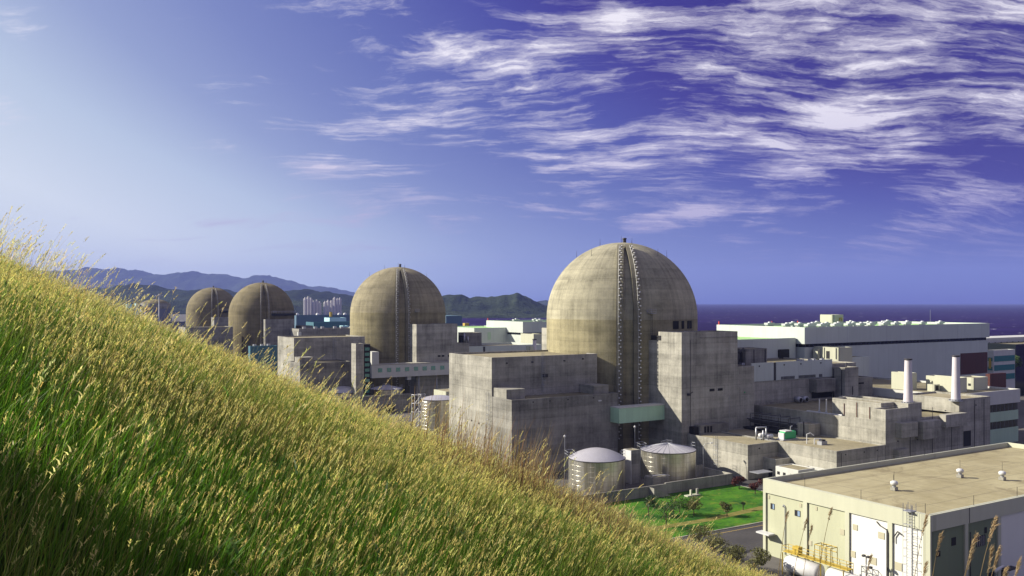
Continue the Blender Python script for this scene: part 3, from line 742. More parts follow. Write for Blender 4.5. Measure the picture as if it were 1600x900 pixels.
# ---- A: stepped concrete block left of the near dome
k_ = 1.035
def ka(*b): return tuple(q*k_ for q in b[:4]) + tuple(H-(H-q)*k_ for q in b[4:])
def kbox(r, nm, m, *b, **kw): return pbox(r, nm, m, *ka(*b), **kw)
r = building('fuel_building', 'stepped bare concrete block directly left of the largest dome', 'concrete building', [
 (*[q*k_ for q in (112.3,145.5,193.02,216.4)],0,H-(H-30.3)*k_,.5,'conc','roofw'),
 (*[q*k_ for q in (112.32,145.0,183.4,193.0)],0,H-(H-20.46)*k_,.35,'conc2','roof')], 'concrete plant blocks')
kbox(r, 'roof_hut', 'conc', 112.7,118.2,186.5,192.95,20.1,22.7, bevel=.05)
kbox(r, 'duct_outlet', 'conc', 139.5,144.4,186.5,192.9,20.1,22.4, bevel=.05)
part(r, 'ladder', 'steel', lambda q: ladder_u(q, 127.5*k_, 193*k_, 20, 29.8))
part(r, 'ladder', 'steel', lambda q: ladder_v(q, 112.3*k_, 194.0*k_, 2, 19.5, True, .7))
for vv, zz_ in ((116.6,28.6),(124.4,28.6),(134.5,28.6),(140.6,28.9)): kbox(r, 'floodlight', 'dark_steel', vv-.18,vv+.18,192.6,193.0,zz_,zz_+.3)
kbox(r, 'floodlight', 'dark_steel', 127.6,128.9,192.3,193,24.7,25.5)
for vv in (118.5,123.5,129,137): kbox(r, 'scupper', 'dark', vv-.15,vv+.15,183.25,183.41,19.5,19.75)
kbox(r, 'sign_plate', 'white_paint', 138.6,139.6,183.3,183.39,18.6,18.95)
for (uu,zz_) in ((203.5,13.2),(199.6,12.9)): kbox(r, 'wall_sleeve', 'dark', 112.2,112.32,uu-.2,uu+.2,zz_-.2,zz_+.2)
kbox(r, 'coping', 'conc', 118.4,139.3,192.6,192.99,20.2,20.45)
done(r)
# ---- green bridge
r = thing('footbridge', 'pale green enclosed bridge between the concrete block and tower by the largest dome', 'bridge', (147.5,186,12), None); r['_o'] = (147.5,186,12)
pbox(r, 'body', 'green_paint', 147.5,163.38,186,189.77,11.9,15.9); pbox(r, 'roof', 'white_small', 147.5,163.38,185.8,189.78,15.9,16.15); done(r)
# ---- B: tower right of the dome
r = building('auxiliary_tower', 'tall bare concrete tower block directly right of the largest dome', 'concrete building', [
 (163.4,184.4,179.1,188.6,0,36.1,.3,'conc','roof'),
 (184.42,191,179.12,201,0,26.1,.4,'conc','roof'),
 (163.42,184.38,188.62,200,0,33.6,.3,'conc','roof')], 'concrete plant blocks')
for vv in (173.6,176.7): pbox(r, 'louvre', 'dark', vv,vv+1.8,179.0,179.11,19.7,20.4)
pbox(r, 'canopy_box', 'conc2', 168,178.6,176.8,179.08,8.3,11.0, bevel=.04)
for i in range(3): pbox(r, 'louvre', 'dark', 169.4+i*1.1,170.1+i*1.1,176.7,176.81,8.9,10.6)
pbox(r, 'doorway', 'dark', 166.1,167.9,177.4,179.08,8.3,10.6)
part(r, 'parapet_band', 'conc2', lambda q: q.box(170,184.3,178.95,179.09,34.5,34.65))
part(r, 'floodlight', 'dark_steel', lambda q: (q.box(165.3,166.1,178.4,179.1,19.0,19.6), q.tube((166,178.6,19.5),(166.7,178.3,20),.12,5)))
part(r, 'conduit', 'dark_steel', lambda q: q.tube((166.5,179.0,8.6),(166.5,179.0,34),.06,4))
part(r, 'conduit', 'steel', lambda q: q.tube((181,179.0,8.6),(181,179.0,18),.06,4))
pbox(r, 'scupper', 'dark', 163.3,163.41,187.4,191.5,33.7,35.0)  # broad flat dark plate above the lower rear roof
pbox(r, 'wall_lamp', 'green', 186.9,187.2,178.9,179.1,18.6,18.9)
done(r)
# back-left annex of the dome (lit strip at its left edge)
r = building('dome_annex', 'narrow lit concrete annex showing behind the left edge of the largest dome', 'concrete building', [(165,192,237.5,250,0,35.6,.4,'conc','roof')], 'concrete plant blocks'); done(r)
# dark openings on the dome above the tower -> a small gallery block
# ---- W/R1: white and concrete auxiliary range
r = building('auxiliary_range', 'long range of white cladding over bare concrete, right of the concrete tower', 'plant building', [
 (191.02,242.9,184.5,214.5,0,24.9,.4,'conc','roof'),], 'concrete plant blocks')
pbox(r, 'cladding_band', 'white', 195.3,204.6,184.2,184.49,20.9,26.35); pbox(r, 'downpipe', 'dark_steel', 204.7,205.6,184.25,184.49,20.9,26.2); pbox(r, 'cladding_band', 'white', 205.7,231,184.2,184.49,20.9,26.35)
for a_, b_ in ((207.8,214.2),(215.6,223.5),(224.8,227)):
    part(r, 'grille', 'dark_steel', lambda q: [q.box(a_+i*.55,a_+i*.55+.3,184.1,184.22,21.0,21.9) for i in range(int((b_-a_)/.55))])
pbox(r, 'air_intake', 'conc2', 220.6,229.3,181.6,184.48,16.6,20.6, bevel=.04)
pbox(r, 'opening', 'dark', 221.8,230.9,184.3,184.49,14.3,16.55)
for a_ in (198.3,208.9,216.3,225.4): pbox(r, 'wall_lamp', 'dark_steel', a_,a_+.3,184.0,184.2,25.2,25.6)
done(r)
r = building('plant_room', 'grey panelled plant room on the roof beside the concrete tower', 'rooftop cabin', [(200,209.2,191,199,24.5,30.1,.2,'conc2','roof')], 'rooftop cabins'); pbox(r,'downpipe','dark_steel',203.4,203.6,190.85,191,24.6,29.8); pbox(r,'downpipe','dark_steel',208.2,208.5,190.8,191,24.6,29.8); done(r)
r = thing('machinery', 'dark ventilation machinery wedged between tower and grey plant room', 'machinery', (196,190,24.5)); r['_o']=(196,190,24.5)
pbox(r,'housing','dark',196,199.6,192,198,24.5,29.3); part(r,'duct','dark_steel',lambda q:(q.tube((197,191.4,24.6),(197,191.4,28.8),.5,8),q.tube((197,191.4,28.8),(199.3,191.2,30.3),.35,8))); pbox(r,'motor','steel',198,199.2,190.6,191.7,24.5,26); done(r)
r = thing('air_conditioner', 'black boxed cooling unit in front of the white annex wall', 'cooling unit', (211,196,24.5)); r['_o']=(211,196,24.5)
pbox(r,'casing','steel',211.3,216,198,201,25.3,28.3); pbox(r,'fan_grille','dark',212.4,215.2,197.9,198.01,25.8,27.9)
for a_ in (211.6,215.6): pbox(r,'leg','steel',a_,a_+.25,199,199.3,24.5,25.3)
done(r)
r = thing('roof_pipework', 'white pipes and valves lying on the roof before the white annex', 'pipework', (222,190,24.5)); r['_o']=(222,190,24.5)
part(r,'pipe','white_paint',lambda q:[q.path([(218+i*.9,188.5+i*.8,25.2),(231+i*.8,188.2+i*.9,25.2)],.28,7) for i in range(4)])
part(r,'valve','steel',lambda q:[q.box(220+i*2.7,221+i*2.7,188+i%2,189+i%2,24.6,26.3) for i in range(5)]); done(r)
# ---- N annex with green roof
r = building('turbine_annex', 'white annex with light green roof edge before the near turbine hall', 'plant building', [(198,249.6,214.6,250,0,31.6,.5,'white','green_roof')], 'turbine hall annexes')
pbox(r,'wall_lamp','dark_steel',213.6,214.1,214.3,214.6,29.5,30); pbox(r,'doorway','dark',240.5,245.5,213.9,214.59,24.5,27.7); done(r)
# ---- T turbine hall
def turbine(label, v0, v1, u0, u1, zt, vents=True, brown=True):
    r = building('turbine_hall', label, 'turbine hall', [
     (v0,v1,u0,u1,zt-5.9,zt,.9,'white','green_roof'),
     (v0+.5,v1-.5,u0+.5,u1-.5,0,zt-7.1,.0,'white','roof')], 'white turbine halls', .0)
    pbox(r,'window_band','glass_bars',v0+.9,v1-.9,u0+.9,u1-.9,zt-7.12,zt-5.88)
    for k in range(1,5): pbox(r,'expansion_joint','steel',v0+k*(v1-v0)/5,v0+k*(v1-v0)/5+.12,u0-.03,u0,zt-5.8,zt-.1)
    if brown: pbox(r,'sheet_panel','brown',v1-20,v1-1,u0+.3,u0+.52,14.6,23.3)
    pbox(r,'beacon','red',v0+.3,v0+.7,u1-1,u1-.6,zt,zt+1.3)
    done(r); return r
turbine('huge white turbine hall with dark window band at right, before the sea', 250, 364, 211, 254, 35.4)
# roof ventilators of hall 1
def ventilator(v, u, z, label, grp='turbine hall roof ventilators', s=1.0, root=None):
    r = thing('roof_ventilator', label, 'ventilator', (v, u, z), grp); r['_o'] = (v,u,z)
    pbox(r,'base','steel',v-1.2*s,v+1.2*s,u-1.0*s,u+1.0*s,z,z+.7*s); part(r,'hood','vent',lambda q:(q.box(v-1.9*s,v+1.9*s,u-.9*s,u+.9*s,z+1.0*s,z+1.75*s),q.box(v-1.3*s,v+1.3*s,u-.6*s,u+.6*s,z+.7*s,z+1.0*s),q.cyl(v+.2,u,z+1.75*s,z+2.15*s,.8*s,.6*s,10))); done(r); return r
M['vent'] = mat('ventilator_metal', (.50,.52,.52), .5, .2)
rows = [(216.5,[259,266,273.5,281,288,294,302,309,316,326,338]), (226,[258,265,272,280,287,296,305,314,330]), (238,[262,275,289,310,334])]
names = ['front row of ventilators along the near turbine hall roof edge', 'middle row of ventilators on the near turbine hall roof', 'back row of ventilators on the near turbine hall roof']
vent0 = None
for ri, (uu, vs_) in enumerate(rows):
    for i, vv in enumerate(vs_):
        lab = 'grey hooded ventilator in the ' + names[ri]
        if vent0 is None: vent0 = ventilator(vv, uu, 34.55, lab)
        else: copy_thing(vent0, W(vv, uu, 34.55), lab)
        (vent0 if i == 0 and ri == 0 else col.objects[-1])
r = building('roof_penthouse', 'cream box penthouse with yellow pipe on the near turbine hall roof', 'rooftop cabin', [(293.5,300.3,234,240,34.55,39.2,.2,'cream','roofw')], 'rooftop cabins'); part(r,'pipe','yellow',lambda q:q.path([(297.6,233.7,35),(297.6,233.7,37.8),(298.9,233.7,37.8),(298.9,233.7,36.6)],.2,6)); pbox(r,'ladder','steel',294.3,294.8,233.8,234,35,39); done(r)
for i,(vv,lb) in enumerate(((270,'left'),(285,'right'))):
    single(MB((vv,244,34.55)).lathe([(.28,0),(.28,1.9),(.1,2.2)],(vv,244,34.55),8),'marker_light',M['red'],f'{lb} of two small red beacons on the turbine hall roof','beacon','red roof beacons')
single(MB((352,230,34.5)).tube((352,230,34.5),(352,230,41),.06,5),'mast',M['steel'],'thin bare mast near the right end of the turbine hall roof','mast')
# ---- F, G, E, E2 cabins
r = building('stair_cabin', 'cream roof cabin with a dark door against the turbine hall wall', 'rooftop cabin', [(254.7,262,200.5,210.9,16,28.6,.25,'cream','roofw')], 'rooftop cabins')
pbox(r,'door','dark',254.6,254.71,204.2,205.6,24.6,27.2); pbox(r,'porch','cream',253.4,254.69,208.2,210.2,24.4,27.9); pbox(r,'downpipe','dark_steel',254.55,254.7,201.3,201.6,24.6,28.4); pbox(r,'downpipe','dark_steel',254.55,254.7,206.3,206.5,24.6,28.4); done(r)
r = building('white_block', 'plain white block right of the cream stair cabin with the dark door', 'plant building', [(262.05,271.4,200.6,209.9,16.0,25.0,.25,'white','roofw')], 'white plant blocks'); done(r)
r = building('concrete_block', 'small concrete stair block in front of the white and concrete range', 'plant building', [(231.02,237.4,179.4,184.18,0,24.0,.3,'conc','roofw')], 'concrete plant blocks')
pbox(r,'downpipe','dark_steel',230.9,231.0,180.5,180.75,14.3,23.2); pbox(r,'downpipe','dark_steel',230.9,231.0,183.5,183.75,14.3,23.4); pbox(r,'vent_pipe','dark_steel',234.3,234.6,181.5,181.8,23.9,25.3); pbox(r,'conduit','dark_steel',234.4,234.55,179.2,179.38,14.5,18); done(r)
r = building('concrete_block', 'low concrete block under the plain white block, behind the first stack', 'plant building', [(237.42,246,180.6,185.9,0,20.4,.3,'conc2','roof')], 'concrete plant blocks'); pbox(r,'louvre','dark',238.5,241.5,180.5,180.59,18.4,18.9); done(r)

# ---- podium R2 with J, L, M
r = building('intake_building', 'broad low concrete building carrying the two white stacks', 'plant building', [
 (194.4,240.18,139,184.3,0,14.5,.6,'conc','roof'),
 (240.2,248.3,158,180.4,0,14.3,.4,'conc','roof'),
 (194.42,203.5,139.02,142.9,14.5,17.5,.5,'conc','roofw'),
 (203.52,209.2,139.02,160,14.5,18.5,.5,'conc','roofw'),
 (198.1,203.5,143.0,158,13.9,18.5,.5,'conc','roofw'),
 (225.6,240.2,139.02,155.5,14.5,18.3,.5,'conc','roofw')], 'concrete plant blocks')
for b in ((198.3,204.9,137.2,139,10.3,14.0),(206.2,213.9,136.6,139,9.4,13.9),(216.5,226.0,137.0,139,11.6,14.9),(197.4,201.5,137.4,139,4.6,7.4)):
    pbox(r,'hood','conc',*b[:2],b[2],b[3]-.01,b[4],b[5],bevel=.04)
pbox(r,'opening','dark',227.5,230.8,138.9,138.99,5.5,9.6)
for v_,z0_,z1_ in ((204.2,5,14),(213.5,4,17),(232.5,3,17.8),(237,3,17.8),(222,4,12)): part(r,'conduit','dark_steel',lambda q:q.tube((v_,138.9,z0_),(v_,138.9,z1_),.07,4))
for u_,z_ in ((146.3,17.2),(150.2,18.0),(154.1,17.4)): part(r,'downpipe','red_brown',lambda q:q.tube((198.0,u_,14.2),(198.0,u_,z_),.11,6))
for a_,z_ in ((199,9.2),(207,8.9),(219,15.6),(233,16.2)): pbox(r,'wall_lamp','dark_steel',a_,a_+.25,138.7,139,z_,z_+.25)
done(r)
def pipes_on(name,label,cat,org,items,group=None,m='steel'):
    r = thing(name,label,cat,org,group); r['_o']=org
    for nm,mm,fn in items: part(r,nm,mm,fn)
    done(r); return r
pipes_on('standpipe','pair of pale standpipes with a long pipe on the low concrete roof','pipework',(197,160,13.9),[
 ('pipe','white_paint',lambda q:(q.tube((196.5,158.6,13.9),(196.5,158.6,18.2),.18,6),q.tube((196.9,161.2,13.9),(196.9,161.2,18.0),.18,6),q.tube((196.2,164.8,14.4),(196.3,153.4,14.4),.2,6))),
 ('flange','steel',lambda q:(q.cyl(196.5,158.6,14,14.8,.38,n=8),q.cyl(196.9,161.2,14,14.8,.38,n=8)))])
pipes_on('vent_fan','two small round vents against the shaded concrete range wall','ventilator',(213,182,13.9),[
 ('drum','steel',lambda q:(q.tube((212.3,180.6,15),(212.3,182.6,15),.9,12),q.tube((215.0,180.6,15),(215.0,182.6,15),.9,12))),
 ('duct_mouth','dark',lambda q:(q.tube((212.3,180.5,15),(212.3,180.62,15),.6,12),q.tube((215.0,180.5,15),(215.0,180.62,15),.6,12)))])
def stack(v,u,z,h,label):
    r = thing('exhaust_stack',label,'chimney',(v,u,z),'white exhaust stacks'); r['_o']=(v,u,z)
    part(r,'base_flange','steel',lambda q:(q.cyl(v,u,z,z+.25,1.75,n=20),q.cyl(v,u,z+.25,z+.55,1.4,n=20)))
    part(r,'shaft','stack',lambda q:q.lathe([(1.2,.5),(1.12,2.2),(.86,h-.6),(.86,h-.3)],(v,u,z),24))
    part(r,'rim','dark_steel',lambda q:q.lathe([(.86,h-.35),(1.02,h-.3),(1.02,h+.05),(.8,h+.05),(.78,h-.3)],(v,u,z),24))
    part(r,'bolt','dark_steel',lambda q:[q.cyl(v+1.55*math.cos(i*.52),u+1.55*math.sin(i*.52),z+.25,z+.42,.1,n=6) for i in range(12)])
    part(r,'bracket','steel',lambda q:(q.box(v+.85,v+1.15,u-.15,u+.15,z+h*.62,z+h*.66),q.box(v+.85,v+1.15,u-.15,u+.15,z+h*.82,z+h*.85)))
    done(r)
d1 = 229.5; stack(*VU(1419, d1), 18.0, 11.6, 'left one of two tapering white exhaust stacks with dark rims')
d2 = 237; stack(*VU(1493.5, d2), 17.8, 12.2, 'right one of two tapering white exhaust stacks with dark rims')

# ---- D and C lower blocks
r = building('pump_building', 'lower concrete block with flat tan roof, left of the stacks building', 'plant building', [
 (176.0,194.38,139.05,179.0,0,8.75,.25,'conc','roofw')], 'concrete plant blocks')
for a_ in (179,186,191): pbox(r,'scupper','dark',a_,a_+.25,138.9,139.06,7.6,7.85)
part(r,'conduit','dark_steel',lambda q:q.tube((177.6,138.95,.2),(177.6,138.95,8.2),.06,4)); done(r)
r = building('pump_building', 'low concrete block with tan roof at the foot of the tall tower', 'plant building', [
 (165.2,175.98,157,179.0,0,8.7,.25,'conc','roofw')], 'concrete plant blocks')
part(r,'ladder','steel',lambda q:ladder_v(q,165.2,167.6,.3,8.7,True,.8)); pbox(r,'doorway','dark',173.2,174.4,156.9,157,0.2,2.8); pbox(r,'wall_lamp','dark_steel',169,169.3,156.8,157,7.4,7.7); done(r)
r = building('annex_hut', 'small concrete hut in the corner between the low blocks', 'hut', [(170.6,175.9,152.8,157.6,0,5.2,.25,'conc','roofw')], 'small huts by the low blocks'); pbox(r,'doorway','dark',170.5,170.6,154,155.2,.2,2.6); done(r)
r = building('equipment_cabin', 'white equipment cabin with black vents before the low concrete block', 'hut', [(167.8,173.6,143.5,150.5,0,4.3,.15,'white_small','roofw')], 'small huts by the low blocks')
for a_ in (145.2,147.4,149.2): pbox(r,'vent','dark',167.7,167.8,a_,a_+.7,2.4,3.1)
done(r)
r = building('equipment_cabin', 'second white cabin half hidden by the warehouse roof edge', 'hut', [(174.3,175.9,141,147.2,0,4.1,.15,'white_small','roofw')], 'small huts by the low blocks'); done(r)
single(MB((166,150,2.6)).box(163,168,151.5,154.5,2.6,2.75),'canopy',M['steel'],'flat pale canopy beside the small concrete hut','canopy')
# machines on the low roof
r = thing('generator','green and white generator set on the low concrete roof','machinery',(181,160,8.5)); r['_o']=(181,160,8.5)
pbox(r,'skid','steel',178.6,184.4,157.6,160.2,8.5,8.8); pbox(r,'enclosure','green',179.6,183.9,157.9,159.9,8.8,10.7,bevel=.15); pbox(r,'roof_panel','white_paint',179.8,182.2,157.85,159.95,10.7,10.95); pbox(r,'radiator','white_paint',179.2,179.58,158,159.8,8.8,10.4); part(r,'exhaust','steel',lambda q:q.path([(182.9,159,10.7),(182.9,159,11.7),(183.6,159,11.9)],.12,6)); done(r)
r = thing('pump_set','grey pump and manifold left of the green generator','machinery',(176,163,8.5)); r['_o']=(176,163,8.5)
part(r,'manifold','steel',lambda q:(q.path([(174.5,163,8.5),(174.5,163,11.6),(177.8,162.6,11.6),(177.8,162.6,8.6)],.22,7),q.path([(175.6,161.6,8.5),(175.6,161.6,11)],.25,7)))
part(r,'pump','white_paint',lambda q:(q.tube((176.2,161,9.4),(178.2,161,9.4),.55,12),q.tube((176.4,163.6,9.4),(178.4,163.6,9.4),.5,12)))
pbox(r,'base','steel',175.8,178.5,160.3,164.2,8.5,8.85); done(r)
r = thing('vent_unit','small white and grey vent unit in the middle of the low roof','ventilator',(181,150,8.5)); r['_o']=(181,150,8.5)
pbox(r,'casing','steel',181.5,183.6,147.9,149.3,8.5,9.4); part(r,'pipe','white_paint',lambda q:(q.path([(180.4,151.6,8.5),(180.4,151.6,10.9),(181.3,151.2,11.2),(181.8,150.6,10.6)],.12,6),q.path([(181.2,149.9,8.5),(181.2,149.9,9.9),(182.6,149,9.9)],.14,6))); pbox(r,'hood','dark_steel',181.9,183.2,148.1,149.1,9.4,9.8); done(r)
# pipe rack in the shade
r = thing('pipe_rack','dark steel pipe rack with railings in the shade below the range','pipe rack',(190,172,8.5)); r['_o']=(190,172,8.5)
part(r,'pipe','dark_steel',lambda q:[q.tube((191.6-.7*i,181.5,10.3+.5*(i%3)),(191.6-.7*i,163.5,10.3+.5*(i%3)),.16,6) for i in range(6)])
part(r,'frame','dark_steel',lambda q:[(q.tube((187.6,u_,8.5),(187.6,u_,12.9),.1,4),q.tube((192.2,u_,8.5),(192.2,u_,12.9),.1,4),q.tube((187.6,u_,12.9),(192.2,u_,12.9),.1,4)) for u_ in (163.8,167.2,170.6,174,177.4,180.8)])
part(r,'railing','steel',lambda q:[q.tube((187.6,163.8,z_),(187.6,181,z_),.05,4) for z_ in (12.9,12.2,11.5)]); pbox(r,'bund','dark',186.5,193.6,163,182,8.5,9.1); done(r)
r = building('junction_box','pale concrete box at the right end of the dark pipe rack','hut',[(189.5,193.8,158.5,162.4,8.5,11.9,.15,'conc','roofw')]); pbox(r,'pipe','dark_steel',189.2,189.4,160,160.2,8.5,12.5); done(r)

# ---- K office/works building with bands
r = building('works_building', 'white flat-roofed works building with dark ribbon windows at far right', 'office building', [
 (248.5,284.6,155.02,210.4,12.5,16.7,.6,'white_small','roof'),
 (248.9,284.2,155.4,210.0,7.1,10.1,.0,'pale_green','roof'),
 (248.9,284.2,155.4,210.0,0,4.8,.0,'pale_green','roof')], 'office buildings')
for z_ in ((10.1,12.5),(4.8,7.1)):
    pbox(r,'window_band','glass_bars',249.1,284.0,155.6,209.8,*z_)
done(r)
for nm,b,lb in (('a',(262,266.2,161.5,172.7,20.7),'long white cabin behind the right stack on the works roof'),('b',(272,279.9,162.8,168.5,20.2),'square white cabin at the right end of the works roof'),('c',(256,259.2,174,181,21.6),'white cabin behind the left stack')):
    r = building('roof_cabin',lb,'rooftop cabin',[(b[0],b[1],b[2],b[3],16.0,b[4],.3,'cream','roofw')],'rooftop cabins')
    if nm=='a': part(r,'duct','cream',lambda q:(q.tube((261.6,171,16.1),(261.6,171,18.4),.4,8),q.tube((261.5,171,18.4),(262.1,170.6,19),.35,8))); pbox(r,'downpipe','steel',261.85,262.0,163,163.3,16.2,20.4)
    else: pbox(r,'vent','dark',b[0]-.1,b[0]-.001,b[2]+1,b[2]+1.8,17.6,18.3)
    done(r)
r = building('vent_box','tiny white box with a black opening between the roof cabins','rooftop cabin',[(258.6,261.4,167.5,170,16.0,18.3,.1,'cream','roofw')],'rooftop cabins'); pbox(r,'opening','dark',259.2,260.6,167.4,167.49,16.5,17.9); done(r)

# ---- warehouse H1
v0,v1,u0,u1,zt = 119.5,196.0,78.2,109.7,13.3
r = building('warehouse','large cream flat-roofed warehouse in the right foreground','warehouse',[(v0,v1,u0,u1,0,zt,.95,'cream','tanroof')] if 'tanroof' in M else [(v0,v1,u0,u1,0,zt,.45,'cream','roof')])
def lines(a,b,n,w_): return [a+(b-a)*i/n for i in range(n+1)]
us = [u1-.9, u1-9.5, u1-18.4, u1-26.2, u0+.2]
us = [109.2,100.6,100.0,91.6,91.0,84.2,83.6,79.0]
bays_v = [('cream_bay',100.9,109.1),('cream_bay',92.6,100.1),('white_bay',84.9,91.8),('white_bay',79.0,84.1)]
done_frame = True
# recessed bays are built as proud frames: fascia and pilasters stand 0.35 m out of the bay infill
pbox(r,'fascia','cream',v0-.35,v0-.002,u0-.35,u1,10.9,zt-.02)
for a_,b_ in ((109.1,109.7),(100.1,100.9),(91.8,92.6),(84.1,84.9),(77.85,79.0)): pbox(r,'pilaster','cream',v0-.35,v0-.003,a_,b_,0,10.9)
for i,(mm,a_,b_) in enumerate(bays_v): pbox(r,'infill_panel',mm,v0-.06,v0-.004,a_+.001,b_-.001,0,10.899)
pbox(r,'fascia','cream_shade',v0,v1,u0-.35,u0-.002,10.9,zt-.02) if 'cream_shade' in M else pbox(r,'fascia','cream',v0,v1,u0-.35,u0-.002,10.9,zt-.02)
vb = [119.5,127.9,128.7,136.7,137.5,147,147.8,157,157.8,167,167.8,177,177.8,187,187.8,196]
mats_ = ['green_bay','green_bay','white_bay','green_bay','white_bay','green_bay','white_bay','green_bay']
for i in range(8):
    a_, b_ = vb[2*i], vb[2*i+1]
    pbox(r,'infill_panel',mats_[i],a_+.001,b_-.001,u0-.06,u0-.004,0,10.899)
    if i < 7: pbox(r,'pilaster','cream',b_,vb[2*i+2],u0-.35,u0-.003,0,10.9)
def win_v(a_,b_,z0_,z1_,nm='window'):
    w_ = pbox(r,nm,'dark',v0-.12,v0-.061,a_,b_,z0_,z1_); pbox(r,'pane','win_blue' if 'win_blue' in M else 'glass',v0-.13,v0-.121,a_+.08,(a_+b_)/2-.05,z0_+.08,z1_-.08,parent=w_)
win_v(107.3,108.2,8.2,9.2); win_v(101.7,102.9,8.1,9.1)
for a_,b_,z0_,z1_ in ((108.4,108.8,9.9,10.5),(101.4,101.9,9.8,10.4),(98.2,98.6,9.9,10.5),(92.9,93.7,7.0,7.9),(99.3,99.9,3.8,4.6),(90.4,91.3,8.3,9.2),(85.6,86.7,8.0,9.0),(90.8,91.7,3.9,4.9),(87,88.2,3.7,4.8),(82.6,83.8,3.9,5.1)):
    pbox(r,'vent','louvre_tan',v0-.14,v0-.061,a_,b_,z0_,z1_)
def pipe_part(pts,rad=.09,m='dark_steel'): part(r,'downpipe',m,lambda q:q.path(pts,rad,6))
pipe_part([(v0-.2,85.1,1),(v0-.2,85.1,9.6),(v0-.2,86.3,10.0),(v0-.2,86.9,10.5)]); pipe_part([(v0-.4,84.75,1),(v0-.4,84.75,9.2),(v0-.4,85.0,9.8)])
pipe_part([(v0-.3,82.5,9.4),(v0-.3,83.2,9.8),(v0-.3,83.8,8.9),(v0-.3,83.8,8.0)]); pipe_part([(v0-.2,104.9,1),(v0-.2,104.9,9.2),(v0-.2,105.2,9.5),(v0-.2,105.4,9.1)],.08,'steel')
pipe_part([(128.95,u0-.5,2.5),(128.95,u0-.5,9.6)],.08)
def lw(q): ladder_v(q, v0-.35, 81.0, 1, zt, True, .9); q.box(v0-1.1,v0+.3,80.5,81.8,zt,zt+.1); [q.tube((v0+a_,80.5+b_,zt),(v0+a_,80.5+b_,zt+1.2),.05,4) for a_ in (-1,.2) for b_ in (0,1.3)]
part(r,'ladder','steel',lw)
pbox(r,'entrance_canopy','white_paint',v0-1.9,v0-.36,107.0,109.9,3.9,4.15)
w_ = pbox(r,'window','dark',131.3,133.6,u0-.12,u0-.061,6.9,8.5)
for i in range(4): pbox(r,'bar','white_paint',131.45+i*.55,131.52+i*.55,u0-.16,u0-.121,6.95,8.45,parent=w_)
for a_,b_,z0_,z1_ in ((124.8,125.9,8.0,9.2),(133.4,134.0,8.7,9.6),(134.2,136.0,1.2,2.4),(121,122,6.9,7.7)): pbox(r,'window','dark',a_,b_,u0-.12,u0-.061,z0_,z1_)
pbox(r,'door','dark',138.0,139.5,u0-.12,u0-.061,0,2.3); pbox(r,'door_canopy','dark_steel',137.6,140.2,u0-1.6,u0-.36,2.6,2.75)
pbox(r,'expansion_joint','dark_steel',128.9,128.98,u0-.4,u0-.351,10.95,zt-.05)
for a_,b_ in ((119.7,79),(119.7,90),(119.7,101),(131,78.4),(143,78.4),(160,78.4),(135,95),(150,109),(165,109)): part(r,'lightning_rod','dark_steel',lambda q:q.tube((a_,b_,zt),(a_,b_,zt+1.5),.04,4))
part(r,'bollard','white_paint',lambda q:q.lathe([(.25,0),(.3,.15),(.1,.3)],(129.4,79.3,zt-.95),8))
done(r)
for i,(px,d_,lb) in enumerate(((1397,172,'left one of three small white ventilators on the warehouse roof'),(1500,178,'middle one of three small white ventilators on the warehouse roof'),(1566,176,'right one of three small white ventilators on the warehouse roof'))):
    py = (766,746,750)[i]; d_ = 32.1*F/(py-HOR); a_,b_ = VU(px,d_); z_ = 12.4
    r = thing('turbine_vent',lb,'ventilator',(a_,b_,z_),'small warehouse roof ventilators'); r['_o']=(a_,b_,z_)
    pbox(r,'base','conc',a_-.45,a_+.45,b_-.45,b_+.45,z_,z_+.55); part(r,'neck','steel',lambda q:q.cyl(a_,b_,z_+.55,z_+1.0,.33,n=10)); part(r,'hood','white_paint',lambda q:q.lathe([(.33,.9),(.58,.95),(.6,1.15),(.62,1.2),(.62,1.42),(.35,1.6),(.1,1.65)],(a_,b_,z_),12)); part(r,'rod','dark_steel',lambda q:q.tube((a_,b_,z_+1.5),(a_,b_,z_+3.2),.03,4)); done(r)
# horizontal white tanks with a yellow walkway
for i,(ua,ub,lb) in enumerate(((93.4,99.4,'white horizontal tank under yellow walkway, left of the pair'),(84.6,91.2,'white horizontal tank under yellow walkway, right of the pair'))):
    r = thing('storage_tank',lb,'tank',(114,ua,0),'white horizontal tanks beside the warehouse'); r['_o']=(114,ua,0)
    def sh(q,ua=ua,ub=ub):
        n=20; vs=[]; S=[(ua-.5,.35),(ua-.35,.95),(ua,1.4),(ub,1.4),(ub+.35,.95),(ub+.5,.35)]
        for uu,rr in S:
            for k in range(n): vs.append((114+rr*math.cos(2*math.pi*k/n),uu,1.75+rr*math.sin(2*math.pi*k/n)))
        fs=[(j*n+k,j*n+(k+1)%n,(j+1)*n+(k+1)%n,(j+1)*n+k) for j in range(5) for k in range(n)]+[tuple(range(n))[::-1],tuple(range(5*n,6*n))]
        q.add(vs,fs,True)
    part(r,'shell','white_paint',sh)
    for q_ in (ua+1,ub-1.2): pbox(r,'saddle','conc',113,115,q_,q_+.4,0,.8)
    part(r,'flange','steel',lambda q:[q.cyl(114,ua+1.2+k*1.5,3.05,3.5,.18,n=8) for k in range(3)]); done(r)
r = thing('walkway','yellow steel walkway with railings above the white tanks','walkway',(114,84,3.5)); r['_o']=(114,84,3.5)
pbox(r,'deck','yellow',113.3,114.7,87.6,100.1,3.6,3.72)
